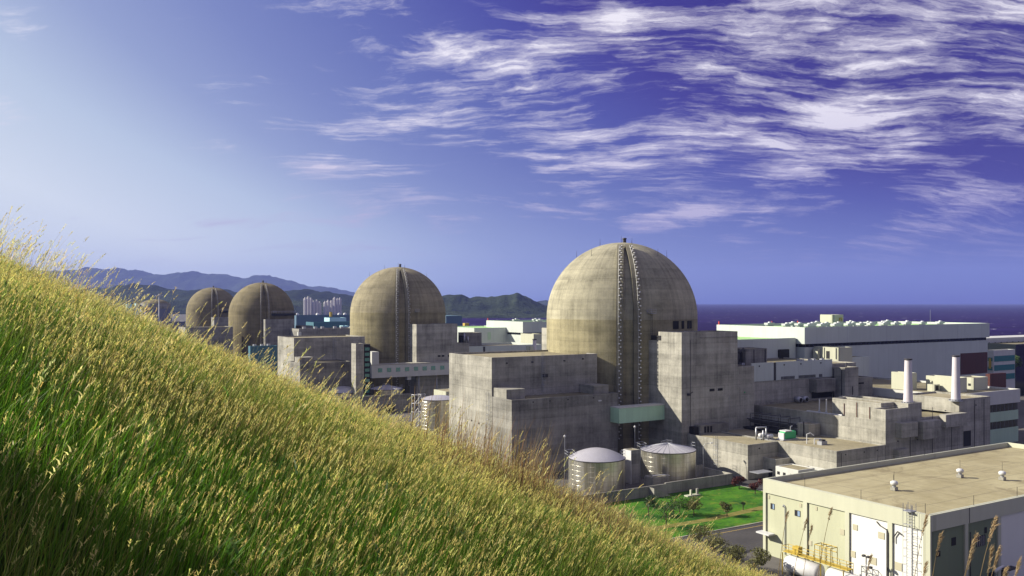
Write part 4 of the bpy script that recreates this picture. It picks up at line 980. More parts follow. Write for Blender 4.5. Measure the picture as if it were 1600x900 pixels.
part(r,'railing','yellow',lambda q:[q.tube((v_,87.6,z_),(v_,100.1,z_),.045,4) for v_ in (113.3,114.7) for z_ in (4.1,4.6)]+[q.tube((v_,87.6+k*1.25,3.7),(v_,87.6+k*1.25,4.6),.045,4) for v_ in (113.3,114.7) for k in range(11)]+[q.tube((113.3,87.6,4.6),(114.7,87.6,4.6),.045,4),q.tube((113.3,100.1,4.6),(114.7,100.1,4.6),.045,4)])
for v_ in (112.9,115.1):
    for u_ in (88,92.2,99.8): part(r,'post','yellow',lambda q:q.tube((v_,u_,0),(v_,u_,3.6),.12,4))
part(r,'cage','yellow',lambda q:[q.path([(113.2,u_,3.7),(113.2,u_,6.3),(114.8,u_,6.3),(114.8,u_,3.7)],.07,4) for u_ in (90.6,91.6,92.6,93.6)]+[q.tube((v_,90.6,z_),(v_,93.6,z_),.07,4) for z_ in (5.5,6.3) for v_ in (113.2,114.8)])
part(r,'valve_box','yellow',lambda q:(q.box(113.4,114.4,97,98.2,3.76,4.9))); done(r)
pipes_on('lamp_post','grey floodlight post in front of the white warehouse bay','lamp post',(116.4,86.6,0),[('post','steel',lambda q:q.tube((116.4,86.6,0),(116.4,86.6,5.6),.1,6)),('crossarm','steel',lambda q:(q.tube((116.4,85.9,4.2),(116.4,87.3,4.4),.07,5),q.tube((116.4,86.2,5.5),(116.4,87.0,5.6),.07,5))),('floodlight','dark_steel',lambda q:(q.box(116.1,116.6,86.0,86.4,5.5,5.8),q.box(116.1,116.6,86.8,87.2,5.5,5.8),q.box(116.1,116.6,85.6,86,4.0,4.3)))],'lamp posts')
pipes_on('lamp_post','pale lamp with curved hood before the shaded warehouse wall','lamp post',(128.5,73.5,0),[('post','steel',lambda q:q.tube((128.5,73.5,0),(128.5,73.5,4.9),.08,6)),('lamp_head','white_paint',lambda q:q.tube((128.1,73.5,4.9),(129.9,73.2,5.5),.3,8,.15))],'lamp posts')

# ---- lawn, kerb, road, enclosure, tanks
M['lawn'] = ground_mat('lawn_grass', (.012,.065,.006), (.07,.20,.010), .16, 1.2, patch=((.14,.17,.02), .6))
sheet('lawn', [(86,125.6),(158.0,125.6),(158.0,154.9),(86,154.9)], .10, M['lawn'], -.05)
sheet('dry_lawn_strip', [(96,130.6),(110,131.6),(128,131.3),(142,132.5),(157.9,132.2),(157.9,134.6),(146,135.2),(128,133.4),(112,134.0),(96,132.6)], .106, ground_mat('dry_lawn',(.13,.14,.03),(.24,.20,.06),.7,2))
kb = MB((120,125.2,0)); kb.box(86,158.3,125.25,125.55,-.05,.14); kb.box(158.05,158.3,125.56,155,-.05,.14)
o = kb.build('kerb', M['conc']); o.location = W(120,125.2,0); o.rotation_euler=(0,0,TH); tag(o, kind='structure')
sheet('road', [(40,111.5),(260,111.5),(260,125.2),(40,125.2)], .012, M['asphalt'])
sheet('side_road', [(159,125.3),(166.9,125.3),(166.9,200),(159,200)], .008, M['asphalt'])
sheet('road_line', [(60,123.6),(240,123.6),(240,123.75),(60,123.75)], .018, mat('yellow_road_paint',(.55,.38,.08),.7))
r = thing('retaining_wall','low grey concrete wall enclosing the two silver tanks above the lawn','wall',(125,156,0)); r['_o']=(125,156,0)
part(r,'wall','conc2',lambda q:(q.box(96,136.8,155,155.4,0,2.45),q.box(136.8,158.3,155.35,155.75,0,2.6)),bevel=.03)
part(r,'wall','conc',lambda q:(q.box(157.9,158.3,155.8,168.4,0,2.6),q.box(152.5,157.85,165.2,165.6,0,3.2)),bevel=.03)
part(r,'ramp','conc2',lambda q:q.add([(131.5,153.2,.1),(136.7,153.2,.1),(136.7,154.98,.1),(131.5,154.98,.1),(131.5,153.2,2.3),(131.5,154.98,2.3)],[(0,1,4),(3,5,2),(4,1,2,5),(0,4,5,3)])); done(r)
sheet('tank_yard', [(100,155.8),(157.8,155.8),(157.8,182),(100,182)], .02, M['yard'])
def railing(q, pts, h=1.1, n=2, r_=.05):
    for a_, b_ in zip(pts, pts[1:]):
        a_, b_ = Vector(a_), Vector(b_); L = (b_-a_).length; k = max(1, int(L/1.1))
        for i in range(k+1): c = a_.lerp(b_, i/k); q.tube(c, c+Vector((0,0,h)), r_, 4)
        for j in range(1, n+1): q.tube(a_+Vector((0,0,h*j/n)), b_+Vector((0,0,h*j/n)), r_, 4)
def tank(v,u,Rt,h,kind,label,grp,ht=None,post=True):
    r = thing('storage_tank',label,'tank',(v,u,0),grp); r['_o']=(v,u,0)
    part(r,'shell','tank',lambda q:q.lathe([(Rt,0),(Rt,h*.5),(Rt,h)],(v,u,0),56))
    part(r,'rim','dark_steel',lambda q:q.lathe([(Rt,h-.18),(Rt+.12,h-.15),(Rt+.12,h),(Rt-.1,h+.03)],(v,u,0),56))
    if kind=='dome': pr=[(Rt*math.cos(a_)/math.cos(0),h+.03+(ht or 2.5)*math.sin(a_)) for a_ in [math.pi/2*i/9 for i in range(0,9)]]+[(.05,h+.03+(ht or 2.5))]; pr=[(Rt*(1-(i/9)**1),h+.03+(ht or 2.5)*(1-(1-i/9)**2)) for i in range(9)]+[(.05,h+.03+(ht or 2.5))]
    else: pr=[(Rt,h+.03),(Rt*.5,h+.03+(ht or 1.2)*.52),(.05,h+(ht or 1.2))]
    part(r,'roof','roofwhite',lambda q:q.lathe(pr,(v,u,0),56,smooth=(kind=='dome')))
    if kind=='cone': part(r,'roof_seam','steel',lambda q:[q.tube((v+Rt*math.cos(i*math.pi/14),u+Rt*math.sin(i*math.pi/14),h+.06),(v,u,h+.06+(ht or 1.2)),.05,4) for i in range(28)])
    al = math.atan2(-1,.0)
    def rail(q):
        c=W(v,u); back=Vector((math.sin(math.atan2(c.x,c.y)-(-TH)),math.cos(math.atan2(c.x,c.y)+TH)))
        lft=(math.atan2(-SN*(-1),0))
        # gallery at the left shoulder (as seen from the hill) and a small one on the far side
        lv,lu=(-CS,SN)
        a_=(v+lv*Rt*.98,u+lu*Rt*.98)
        bx=[(a_[0]-1.0,a_[1]-1.0,h),(a_[0]+1.0,a_[1]-1.0,h),(a_[0]+2.4,a_[1]+2.2,h),(a_[0]+.2,a_[1]+2.2,h),(a_[0]-1.0,a_[1]-1.0,h)]
        railing(q,bx,1.4); 
        for p_ in bx[:4]: q.tube((p_[0],p_[1],0),(p_[0],p_[1],h),.07,4)
    part(r,'railing','steel',rail)
    b_=(v+CS*Rt*.97,u-SN*Rt*.97); part(r,'hatch_railing','steel',lambda q:railing(q,[(b_[0]-1,b_[1]+.3,h),(b_[0]+.5,b_[1]+.3,h),(b_[0]+.5,b_[1]+1.6,h)],1.5))
    if kind=='cone': part(r,'top_railing','steel',lambda q:railing(q,[(v-1.4,u+.8,h+1.0),(v+.8,u+1.6,h+1.0),(v+1.6,u+.3,h+1.0)],1.0))
    part(r,'ladder','steel',lambda q:(lambda a_:[q.tube((a_[0]+k,a_[1]-k,.2),(a_[0]+k,a_[1]-k,h+.9),.05,4) for k in (-.25,.25)])((v-CS*Rt-.3,u+SN*Rt-.3)))
    done(r)
tank(128.5,170.6,6.8,7.0,'dome','silver tank with a smooth domed lid, nearest left of the near pair','cylindrical storage tanks',2.2)
tank(151.1,170.7,7.0,7.0,'cone','silver tank with a shallow ribbed cone lid above the lawn','cylindrical storage tanks',1.5)
for (v_,u_,h_,lb) in ((123.2,176.5,11.4,'short white-topped light pole behind the domed silver tank'),(146.3,178.0,11.8,'short white-topped light pole behind the cone-lid silver tank'),):
    pipes_on('lamp_post',lb,'lamp post',(v_,u_,0),[('post','steel',lambda q:q.tube((v_,u_,0),(v_,u_,h_),.07,5)),('globe','white_paint',lambda q:q.lathe([(.05,0),(.28,.2),(.28,.45),(.05,.65)],(v_,u_,h_),8))],'lamp posts')
pipes_on('lamp_post','curved street lamp beside the wall right of the cone-lid tank','lamp post',(157.0,164.2,0),[('post','steel',lambda q:q.tube((157.0,164.2,0),(157.0,164.2,8.1),.09,6)),('arm','steel',lambda q:q.path([(157.0,164.2,8.1),(157.4,164.0,8.6),(158.7,163.4,8.9)],.06,5)),('lamp_head','white_paint',lambda q:q.box(158.5,159.3,163.1,163.5,8.8,9.0))],'lamp posts')
r = building('valve_house','narrow tall box house between the two silver tanks','hut',[(137.2,139.9,168.2,171.2,0,8.2,.1,'conc2','roofw')],'huts in the tank yard',.0); pbox(r,'white_panel','white_paint',137.05,137.19,168.2,171.2,0,8.1); done(r)
r = building('pump_hut','low dark pump box with pipes before the silver tanks','hut',[(137.2,141.6,160.2,163.4,0,2.9,.1,'conc2','roof')],'huts in the tank yard',.0); part(r,'pipe','white_paint',lambda q:q.path([(137.4,160.8,3.2),(141.2,160.6,3.2),(143.5,161.5,2.6)],.12,6)); done(r)
r = thing('utility_marker','two small posts on a cream slab on the lawn','marker',(139,145,0)); r['_o']=(139,145,0)
a_,b_=VU(1083,202); pbox(r,'slab','cream',a_-2.2,a_+1.8,b_-.6,b_+.6,.1,.35); pbox(r,'post','cream',a_-.9,a_-.5,b_-.2,b_+.2,.35,1.5); pbox(r,'post','conc2',a_+1.0,a_+1.5,b_-.2,b_+.2,.35,1.6); done(r)

# ---- shrubs and small trees
def foliage(q, c, rad, n, size, flat=.8, lump=3, seed=0):
    rn = random.Random(seed); lumps = [(Vector((rn.uniform(-.6,.6)*rad, rn.uniform(-.6,.6)*rad, rn.uniform(-.45,.55)*rad*flat)), rn.uniform(.35,.62)*rad) for _ in range(lump)]
    for i in range(n):
        lc, lr = lumps[rn.randrange(lump)]
        d = Vector((rn.gauss(0,1), rn.gauss(0,1), rn.gauss(0,1))).normalized()*lr*rn.uniform(.35,1.08)**.6; d.z *= flat
        p = Vector(c)+lc+d; s = size*rn.uniform(.5,1.3)
        a = Vector((rn.gauss(0,1), rn.gauss(0,1), rn.gauss(0,1))).normalized(); b = a.cross(Vector((rn.gauss(0,1), rn.gauss(0,1), rn.gauss(0,1)))).normalized()
        q.add([p-a*s*.5, p+b*s*.28, p+a*s*.5, p-b*s*.28], [(0,1,2,3)])
def shrub(v,u,h,rad,m,label,cat='shrub',name='shrub',grp=None,n=700,size=.3,z=0.1,trunk=.12,lump=6,seed=1):
    r = thing(name,label,cat,(v,u,z),grp); r['_o']=(v,u,z); rn=random.Random(seed)
    def tr(q):
        q.tube((v,u,z),(v+rn.uniform(-.1,.1),u,z+h*.45),trunk,6,trunk*.6)
        for k in range(6):
            a=rn.uniform(0,6.28); q.tube((v,u,z+h*rn.uniform(.2,.45)),(v+math.cos(a)*rad*.6,u+math.sin(a)*rad*.6,z+h*rn.uniform(.6,.9)),trunk*.45,5,trunk*.15)
    part(r,'trunk','bark',tr); part(r,'crown',m,lambda q:foliage(q,(v,u,z+h*.62),rad,n,size,.85,lump,seed)); done(r)
M['leaf_dark'] = leaf_mat('dark_leaves', color=(.035,.06,.018), trans=.25); M['leaf_mid'] = leaf_mat('mid_leaves', color=(.06,.11,.02), trans=.3)
M['leaf_red'] = leaf_mat('red_leaves', color=(.075,.02,.02), trans=.25); M['leaf_olive'] = leaf_mat('olive_leaves', color=(.11,.11,.035), trans=.3)
for px,py,h,rad,m,lb,nm in ((1013,806,4.2,2.0,'leaf_dark','dark loose shrub at the left end of the lawn','shrub'),(1041,823,5.6,3.0,'leaf_dark','largest dark shrub in front of the lawn, above the grass crest','shrub'),
  (1062,803,4.0,2.3,'leaf_mid','loose green shrub right of the largest dark shrub','shrub'),(1084,806,3.8,2.2,'leaf_olive','thin olive shrub near the middle of the lawn','shrub'),(1136,806,2.9,1.4,'leaf_olive','sparse small shrub near the dry lawn strip','shrub'),
  (1155,764,3.2,1.6,'leaf_red','left one of two small red-leaved trees at the lawn corner','red_tree'),(1180,772,3.6,1.7,'leaf_red','right one of two small red-leaved trees by the warehouse corner','red_tree'),
  (1161,797,2.2,.5,'leaf_dark','thin stake-like conifer standing alone on the lawn','shrub')):
    d_ = 44.4*F/(py-HOR); a_,b_ = VU(px,d_)
    shrub(a_,b_,h,rad,M and m,lb,'tree' if nm=='red_tree' else 'shrub',nm,'planting on the lawn',seed=int(px),n=900 if rad>1 else 200,size=.34)
for i,(px,d_,h,rad,lb) in enumerate(((1118,152,4.5,2.6,'dry olive bush below the road beside the warehouse'),(1150,146,3.8,2.4,'dry bush at the road edge left of the warehouse corner'),(1178,143,4.6,2.2,'bush against the left end of the warehouse'),(1090,158,4.5,2.6,'leftmost olive bush below the road'))):
    a_,b_=VU(px,d_); shrub(a_,b_,h,rad,'leaf_olive',lb,'bush','bush','bushes at the foot of the hill',seed=i+50,n=1500,size=.3,z=0)

# ================================================================== UNIT 2 AND THE DISTANCE
def B1(name,label,cat,b,wm,rm='roof',par=.4,z0=0,group=None): 
    return building(name,label,cat,[(*b[:4],z0,b[4],par,wm,rm)],group,.0)
b = blk(459.2,528,380,434,570); b2 = blk(468.8,567.5,365,460,548)
r = building('fuel_building','stepped concrete block directly left of the second dome','concrete building',[(*b[:4],0,b[4],.5,'conc','roofw'),(b2[0],b2[1],b2[2],b[2]-.02,0,b2[4],.3,'conc2','roof')],'concrete plant blocks',.0)
v_,u_=b[0]+18,b[2]; part(r,'ladder','steel',lambda q:ladder_u(q,v_,u_,b2[4],b[4],True,.9))
pbox(r,'roof_hut','conc',b2[0]+.3,b2[0]+6.5,b2[2]+1.5,b2[2]+8,b2[4]-.3,b2[4]+2.2); done(r)
b = blk(556,537,362,549,568); r = B1('concrete_pylon','slim concrete pylon between the stepped block and the glazed stair tower','pylon',b,'conc',group='concrete plant blocks'); done(r)
b = blk(568.6,538,368,None,578.7,depth=8); r = B1('stair_tower','narrow dark green glazed stair tower beside the second dome','stair tower',b,'dark')
part(r,'glazing','teal_glass',lambda q:[q.box(b[0]+.4,b[1]-.4,b[2]-.1,b[2]-.01,2+i*2.2,3.3+i*2.2) for i in range(int(b[4]/2.2)-1)])
done(r)
# white link with square windows
vl,ul = VU(581,384); vr = v_at(722, ul)
r = thing('link_building','long white link building on stilts with eight small green windows','link building',(vl,ul,0)); r['_o']=(vl,ul,0)
zl = ZZ(591,384); zt_ = ZZ(570.5,386)
pbox(r,'wall','white_small',vl,vr,ul,ul+6,zl,zt_); pbox(r,'stair_head','white_small',vl+.01,vl+3.3,ul-.05,ul+6.1,zt_,ZZ(550,384)); pbox(r,'roof','conc',vl-.1,vr,ul-.15,ul+6.2,zt_+.003,zt_+.25)
pxs = [594,608,622,636,650,663.5,677,691]
for p in pxs:
    a_ = v_at(p-3.3, ul); c_ = v_at(p+3.3, ul); pbox(r,'window','teal_glass',a_,c_,ul-.08,ul-.001,zl+2.4,zl+4.2)
part(r,'stilt','steel',lambda q:[q.tube((v_at(p,ul),ul+1,0),(v_at(p,ul),ul+1,zl),.25,8) for p in (656,684)]); pbox(r,'soffit_unit','white_paint',v_at(638,ul),v_at(644,ul),ul+1,ul+3,zl-1.6,zl-.01)
pbox(r,'undercroft','conc2',v_at(664,ul),v_at(702,ul),ul+9,ul+10,0,8.5); done(r)
b = blk(650.7,506.7,400,637,714.7); vs_ = v_at(733,b[2]); r = building('auxiliary_tower','concrete tower block directly right of the second dome','concrete building',[(*b[:4],0,b[4],.3,'conc','roof'),(b[1]+.02,vs_,b[2]+.02,b[3],0,25,.3,'conc','roof')],'concrete plant blocks',.0)
for p in (684,690,700): a_=v_at(p,b[2]); pbox(r,'louvre','dark',a_,a_+1.4,b[2]-.1,b[2]-.01,19,19.8)
done(r)
ve = v_at(846,b[2]+1.5); r = building('auxiliary_range','white clad range behind the near stepped block, right of the second dome','plant building',[(vs_+.02,ve,b[2]+1.5,b[2]+30,0,ZZ(539,430),1.2,'white','roof')],'concrete plant blocks',.0)
a_=v_at(755,b[2]+1.5); pbox(r,'downpipe','dark_steel',a_,a_+1,b[2]+1.3,b[2]+1.49,17,ZZ(540,430)); done(r)
bb = blk(741,512.5,470,None,813,depth=40); r = B1('turbine_annex','white annex with green roof edge left of the far turbine hall','plant building',bb,'white','green_roof',group='turbine hall annexes'); pbox(r,'door','pale_green',v_at(762,bb[2]),v_at(767,bb[2]),bb[2]-.1,bb[2]-.01,24,28); done(r)
bb = blk(817,502.7,466,760,None,width=113); turbine('farther white turbine hall showing between the two nearest domes', bb[0],bb[1],bb[2],bb[3],bb[4],brown=False)
for i in range(6):
    v_ = bb[0]+8+i*6.5; u_ = bb[2]+(6 if i%2 else 20); c = copy_thing(vent0, W(v_,u_,bb[4]-.85), 'grey hooded ventilator on the farther turbine hall roof between the domes'); c['group']='far turbine hall roof ventilators'
bb = blk(834,522,455,813.5,847); r = B1('stair_cabin','cream roof cabin before the farther turbine hall, left of the largest dome','rooftop cabin',bb,'cream','roofw',.2,20,'rooftop cabins'); done(r)
d_=415; a_,c_ = VU(835.2,d_); r = thing('exhaust_stack','short white stack left of the largest dome, half sunk behind roofs','chimney',(a_,c_,12),'white exhaust stacks'); r['_o']=(a_,c_,12)
part(r,'shaft','stack',lambda q:q.lathe([(1.0,0),(.85,ZZ(530,d_)-12.3)],(a_,c_,12),16)); part(r,'rim','dark_steel',lambda q:q.lathe([(.85,ZZ(530,d_)-12.4),(1.05,ZZ(530,d_)-12.3),(1.05,ZZ(530,d_)-11.9),(.8,ZZ(530,d_)-11.9)],(a_,c_,12),16)); done(r)
bb = blk(828,541,410,822,833); r = B1('vent_box','small cream box at the foot of the short stack','hut',bb,'cream','roofw',.1,12); done(r)
bb = blk(728.5,520,440,716,752.5); r = B1('plant_room','grey plant room right of the second concrete tower','rooftop cabin',bb,'conc2','roof',.2,15,'rooftop cabins'); done(r)
bb = blk(722,521,432,714,727.5); r = thing('machinery','dark rooftop machinery between second tower and plant room','machinery',(bb[0],bb[2],15)); r['_o']=(bb[0],bb[2],15)
pbox(r,'housing','dark',bb[0],bb[1],bb[2],bb[2]+4,20,bb[4]-1); part(r,'duct','steel',lambda q:(q.tube((bb[0]+1,bb[2]-.5,24),(bb[0]+1,bb[2]-.5,bb[4]),.5,8),q.tube((bb[0]+3,bb[2]-.5,24),(bb[0]+3,bb[2]-.5,bb[4]-1.5),.4,8))); done(r)
bb = blk(739.5,512,560,715,741); r = B1('storehouse','cream store building with a yellow crane cab behind the second tower','plant building',bb,'cream','roofw',group='far plant buildings'); done(r)
d_=620; a_,c_=VU(728,d_); z_=ZZ(511,d_); r = thing('crane_cab','yellow gantry crane cab above the cream store by the water','crane',(a_,c_,0)); r['_o']=(a_,c_,0)
pbox(r,'cab','yellow',a_-1.7,a_+1.7,c_-1.5,c_+1.5,z_,z_+2.8); part(r,'leg','yellow',lambda q:[q.tube((a_+i,c_+j,0),(a_+i,c_+j,z_),.25,6) for i in (-1.4,1.4) for j in (-1.2,1.2)]); pbox(r,'beam','roof_brown' if 'roof_brown' in M else 'brown',a_-5,a_+9,c_-.4,c_+.4,z_-1.2,z_-.1); done(r)
bb = blk(697,493.5,820,None,722,depth=40); r = B1('blue_hall','blue hall by the water just right of the second dome','industrial hall',bb,'blue','teal',.3,group='blue industrial halls'); done(r)
# tanks of unit 2
tank(133,352,6.8,6.8,'dome','domed lid of a silver tank behind the grass, left of unit two pair','cylindrical storage tanks',2.2)
tank(153,353.5,7.0,6.9,'cone','cone-lid tank with a small finial before the white link building','cylindrical storage tanks',1.6)
bb = blk(532,622,345,528,643.7); r = B1('switch_house','low flat-roofed concrete house half hidden by grass before the second dome','plant building',bb,'conc2','roofw',.3,group='concrete plant blocks')
pbox(r,'doorway','dark',v_at(601,bb[2]),v_at(616,bb[2]),bb[2]-.1,bb[2]-.01,0,3.0); done(r)
d_=305; a_,c_=VU(686,d_); tank(a_,c_,6.2,11.0,'dome','tall silver tank touching the left edge of the near stepped block','cylindrical storage tanks',1.1)
r = thing('scaffold_stair','white steel stair frame left of the tall silver tank','stair frame',(a_-8,c_,0)); r['_o']=(a_-8,c_,0); x_,y_=VU(651,308)
part(r,'frame','white_paint',lambda q:[q.tube((x_+i,y_+j,0),(x_+i,y_+j,12),.14,5) for i in (-1.3,1.3) for j in (-1.2,1.2)]+[q.path([(x_-1.3,y_-1.2,z),(x_+1.3,y_-1.2,z),(x_+1.3,y_+1.2,z),(x_-1.3,y_+1.2,z),(x_-1.3,y_-1.2,z)],.12,5) for z in (3,6,9,12)])
part(r,'stair','white_paint',lambda q:[q.tube((x_-1.3,y_-1.2,3*k),(x_+1.3,y_-1.2,3*k+3),.12,5) for k in range(4)]); done(r)
bb = blk(697,612,335,678,720); r = B1('valve_house','cream flat-roofed box behind the tall silver tank','hut',bb,'cream','roofw',.1); done(r)
# unit 3 / 4
bb = blk(289.6,511.5,585,279,364); r = B1('fuel_building','concrete block behind the grass left of the brown dome pair','concrete building',bb,'conc2','roof',group='concrete plant blocks'); done(r)
bb = blk(414.5,499,612,409,459.5); r = B1('auxiliary_tower','concrete block at the foot of the right brown dome','concrete building',bb,'conc2','roof',.2,group='concrete plant blocks'); done(r)
bb = blk(334.5,496,778,330,358); r = B1('auxiliary_tower','small concrete block at the foot of the left brown dome','concrete building',bb,'conc2','roof',.2,group='concrete plant blocks'); done(r)
bb = blk(391,541,470,388,433); r = B1('teal_building','teal flat building behind the grass, left of the second stepped block','industrial hall',bb,'teal','cyan',.3,group='blue industrial halls')
part(r,'roof_unit','steel',lambda q:[q.box(bb[0]+k,bb[0]+k+1.6,bb[2]+1,bb[2]+2.5,bb[4],bb[4]+.9) for k in (2,6,9.5)]); done(r)
bb = blk(226,481,1000,217,268.5); r = building('old_reactor_building','old squat reactor building with a low dome at far left','reactor building',[(*bb[:4],0,bb[4]-12,.5,'blue_grey','roof'),(bb[0]+1,bb[1]-1,bb[2]+1,bb[3]-1,bb[4]-12,bb[4]-1,.3,'blue_grey','roof')],None,.0)
cv,cu=(bb[0]+bb[1])/2,(bb[2]+bb[3])/2
part(r,'band','conc2',lambda q:q.lathe([(17,0),(17,6.0),(16.5,6.1)],(cv,cu,bb[4]-1),40)); part(r,'dome_roof','dome3',lambda q:q.lathe([(16.4,5),(14,7.2),(10,9.2),(5,10.6),(.1,11)],(cv,cu,bb[4]-1),40)); done(r)
d_=1000; a_,c_=VU(248.5,d_); r = thing('lattice_mast','pale mast with a cross platform beside the old low dome','mast',(a_,c_,0)); r['_o']=(a_,c_,0)
part(r,'pole','white_paint',lambda q:q.tube((a_,c_,0),(a_,c_,ZZ(459,d_)),1.1,6,.5)); pbox(r,'platform','white_paint',a_-4,a_+4,c_-1,c_+1,ZZ(462.5,d_),ZZ(461.5,d_)); done(r)
for p0,p1,py,lb in ((198,206,475,'pale tower left of the old low dome'),(212,216.5,474,'pale narrow tower touching the old low dome')):
    bb = blk(p0,py,1010,None,p1,depth=8); r = B1('service_tower',lb,'tower',bb,'cyan','roof',.3); done(r)
bb = blk(212,503,900,205,290); r = B1('long_store','long dim building behind the grass below the old low dome','plant building',bb,'blue_grey','roof',.3); done(r)
# blue halls between the brown dome and the second dome
bb = blk(463,492.5,980,455,600); r = B1('blue_hall','long blue hall below the far apartment towers','industrial hall',bb,'blue','teal',.4,group='blue industrial halls')
part(r,'skylight','white_paint',lambda q:[q.lathe([(2.2,0),(2.0,1.4),(.2,2.4)],(v_at(p,bb[2])+2,bb[2]+5,bb[4]),8) for p in (464,496,530,539)]); done(r)
bb = blk(515,496.5,900,None,541,depth=16); r = B1('cyan_hall','pale cyan lit block on the blue hall left of the second dome','industrial hall',bb,'cyan','teal',.3); done(r)
bb = blk(490,503.5,760,478,575); r = B1('blue_hall','darker teal hall in front of the long blue hall','industrial hall',bb,'teal','teal',.4,group='blue industrial halls'); done(r)
bb = blk(536,509,720,None,545,depth=8); r = B1('cyan_cabin','small pale cyan cabin left of the second dome','rooftop cabin',bb,'cyan','cyan',.2); done(r)
bb = blk(470,509,640,462,489); r = B1('grey_block','grey block right of the right brown dome','plant building',bb,'conc2','roof',.3,group='far plant buildings'); done(r)
bb = blk(467,514,600,None,560,depth=20); r = B1('long_store','long low grey block behind the second stepped block','plant building',bb,'conc2','roof',.3,group='far plant buildings')
part(r,'roof_unit','steel',lambda q:[q.box(bb[0]+k,bb[0]+k+2,bb[2]+3,bb[2]+5,bb[4]-.3,bb[4]+1.3) for k in (4,12,17,26,31,38)]); done(r)
bb = blk(466,519,560,464.5,471); r = B1('white_cabin','white cabin on the roofs right of the right brown dome','rooftop cabin',bb,'white_small','roofw',.1); done(r)
d_=960; a_,c_=VU(517,d_); single(MB((a_,c_,28)).box(a_-1.2,a_+1.2,c_-1,c_+1,28,ZZ(487.5,d_)),'yellow_cabin',M['yellow'],'tiny yellow cabin on the blue hall below the apartment towers','cabin')
for i,(px,d_,h_,rad) in enumerate(((462,1050,22,11),(470,1100,24,12),(484,1150,18,13),(500,1200,16,14),(546,1200,17,14))):
    a_,c_=VU(px,d_); shrub(a_,c_,h_,rad,'leaf_dark',('dark tree clump right of the brown dome','dark tree clump beside the blue hall end','trees below the left apartment towers','trees between the two apartment groups','trees right of the apartment towers')[i],'tree','tree','distant trees behind the halls',seed=i+9,n=900,size=3.0,z=0,trunk=.6)
# apartment towers
def tower(px0,px1,py,d_,label):
    a_,c_ = VU(px0,d_); X0=(px0-800)/F*d_; X1=(px1-800)/F*d_; wd=X1-X0; zt=ZZ(py,d_)
    r = thing('apartment_tower',label,'apartment tower',(X0,d_,0),'distant white apartment towers',grid=False); r.rotation_euler=(0,0,-.6); wd*=.95
    mb=MB(); mb.box(0,wd,0,8,0,zt); mb.build('wall',M['apt'],r)
    mb=MB(); [mb.box(wd*k,wd*k+1.1,-.3,-.01,3,zt-3) for k in (.26,.62)]; mb.build('window_strip',M['blue_grey'],r)
    mb=MB(); mb.box(wd*.3,wd*.7,2,6,zt,zt+4); mb.build('lift_house',M['apt'],r)
    mb=MB(); mb.box(-.6,-.01,2,6,0,zt-5); mb.build('side_wing',M['blue_grey'],r)
for k,(a_,b_,c_) in enumerate(((474,478,466.5),(478.8,482.5,465),(483,486.5,467),(487.2,491,471.5),(492,496,470),(497,500.5,473),
   (505.2,509,472.5),(509.8,514,470.5),(514.8,519,471),(520,524,466),(525,528,467.5),(528.6,532,466.8))):
    tower(a_,b_,c_,2700+40*(k%3),'%s white apartment tower of the %s group before the wooded hills'%(('first','second','third','fourth','fifth','sixth')[k%6],('left','right')[k//6]))
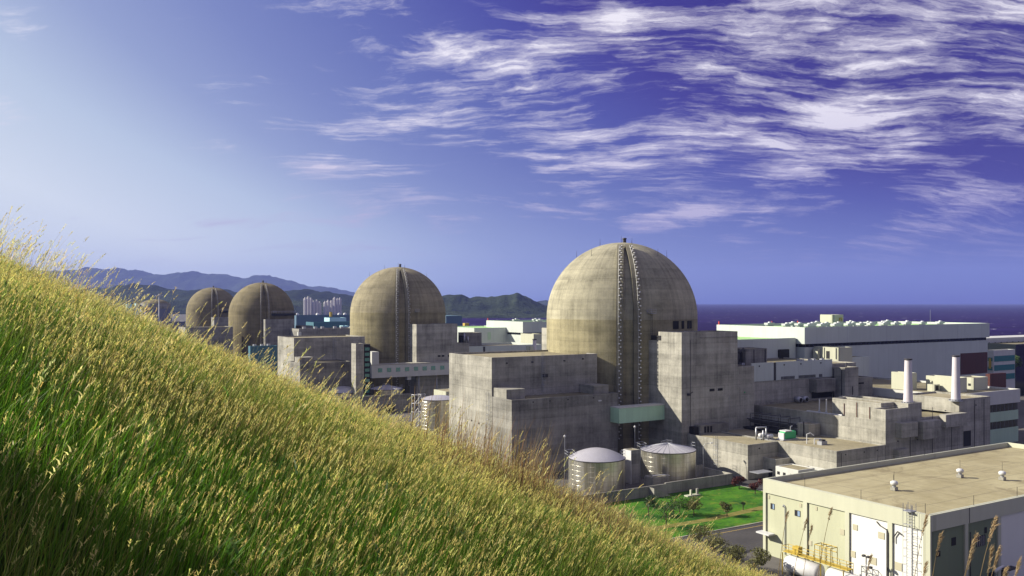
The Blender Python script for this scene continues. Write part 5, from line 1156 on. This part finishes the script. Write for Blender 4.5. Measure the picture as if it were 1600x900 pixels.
# ---- far right
M['pier'] = M['white_small']
a_,c_ = VU(1540,430); r = thing('jetty_building','long white building with round dark openings at the shore, far right','shore building',(a_,c_,0)); r['_o']=(a_,c_,0)
zt=ZZ(528.5,430); pbox(r,'wall','white_small',a_,a_+60,c_,c_+14,zt-4.5,zt); pbox(r,'base','blue_grey',a_+.3,a_+60,c_+.5,c_+14,0,zt-4.52); pbox(r,'ledge','white_paint',a_+6,a_+24,c_-3,c_+.4,zt-8.5,zt-6.6)
[part(r,'opening','dark',lambda q:q.tube((a_+3+i*2.6,c_-.08,zt-2.9-.4*(i%2)),(a_+3+i*2.6,c_-.01,zt-2.9-.4*(i%2)),.85 if i%2==0 else .45,8)) for i in range(20)]; done(r)
bb = blk(1552.5,547.5,385,1540,1586); r = building('office_block','small office block with teal ribbon windows at the far right edge','office building',[(*bb[:4],0,bb[4],.5,'white_small','roofw')],'office buildings',.0)
for k in range(3):
    z_=bb[4]-3.4-k*4.0; pbox(r,'window_band','teal_glass',bb[0]+.4,bb[1]-.4,bb[2]-.12,bb[2]-.01,z_-1.6,z_+.9); pbox(r,'window_band','teal_glass',bb[0]-.12,bb[0]-.01,bb[2]+.5,bb[3]-.5,z_-1.4,z_+.2)
pbox(r,'yellow_fin','yellow',bb[0]-.3,bb[0]-.01,bb[2]+1,bb[2]+2,bb[4]-8,bb[4]-3.5); done(r)  # yellow-painted fin on the left face of the office
bb2 = blk(1587,538,415,None,1660,depth=14); r = B1('glass_office','dark glazed office at the right picture edge','office building',bb2,'glass','roof',.4,group='office buildings')
done(r)
bb = blk(1547,584.5,300,1540,1572); r = B1('brown_shed','dark brown shed below the small office block','shed',bb,'brown','brown',.2); done(r)
for i,(px,d_,h_,rad,lb) in enumerate(((1557,415,26,5,'left green tree on the terrace behind the small office'),(1571,415,26,5,'middle green tree on the terrace behind the small office'),(1583,418,26,4.5,'right green tree on the terrace behind the small office'))):
    a_,c_=VU(px,d_); shrub(a_,c_,h_*.96,rad,'leaf_mid',lb,'tree','tree','trees by the far right office',seed=i+77,n=900,size=.8,z=0,trunk=.4)
for i,(px,d_,lb) in enumerate(((1580,262,'low white shed beside the works building'),(1597,270,'white cabin at the right edge by the works building'))):
    pass

# ================================================================== AIR
hb = MB(); hb.box(-16100,16100,-9100,15300,-9,620)
hzm = bpy.data.materials.new('haze_air'); hzm.use_nodes = True; t = NT(hzm.node_tree)
pv = t.n('ShaderNodeVolumePrincipled'); pv.inputs['Color'].default_value = (.26,.33,.74,1); pv.inputs['Density'].default_value = HAZE; pv.inputs['Anisotropy'].default_value = .0
o = t.n('ShaderNodeOutputMaterial'); t.l(pv.outputs[0], o.inputs['Volume'])
if HAZE > 0: tag(hb.build('haze', hzm), kind='stuff')
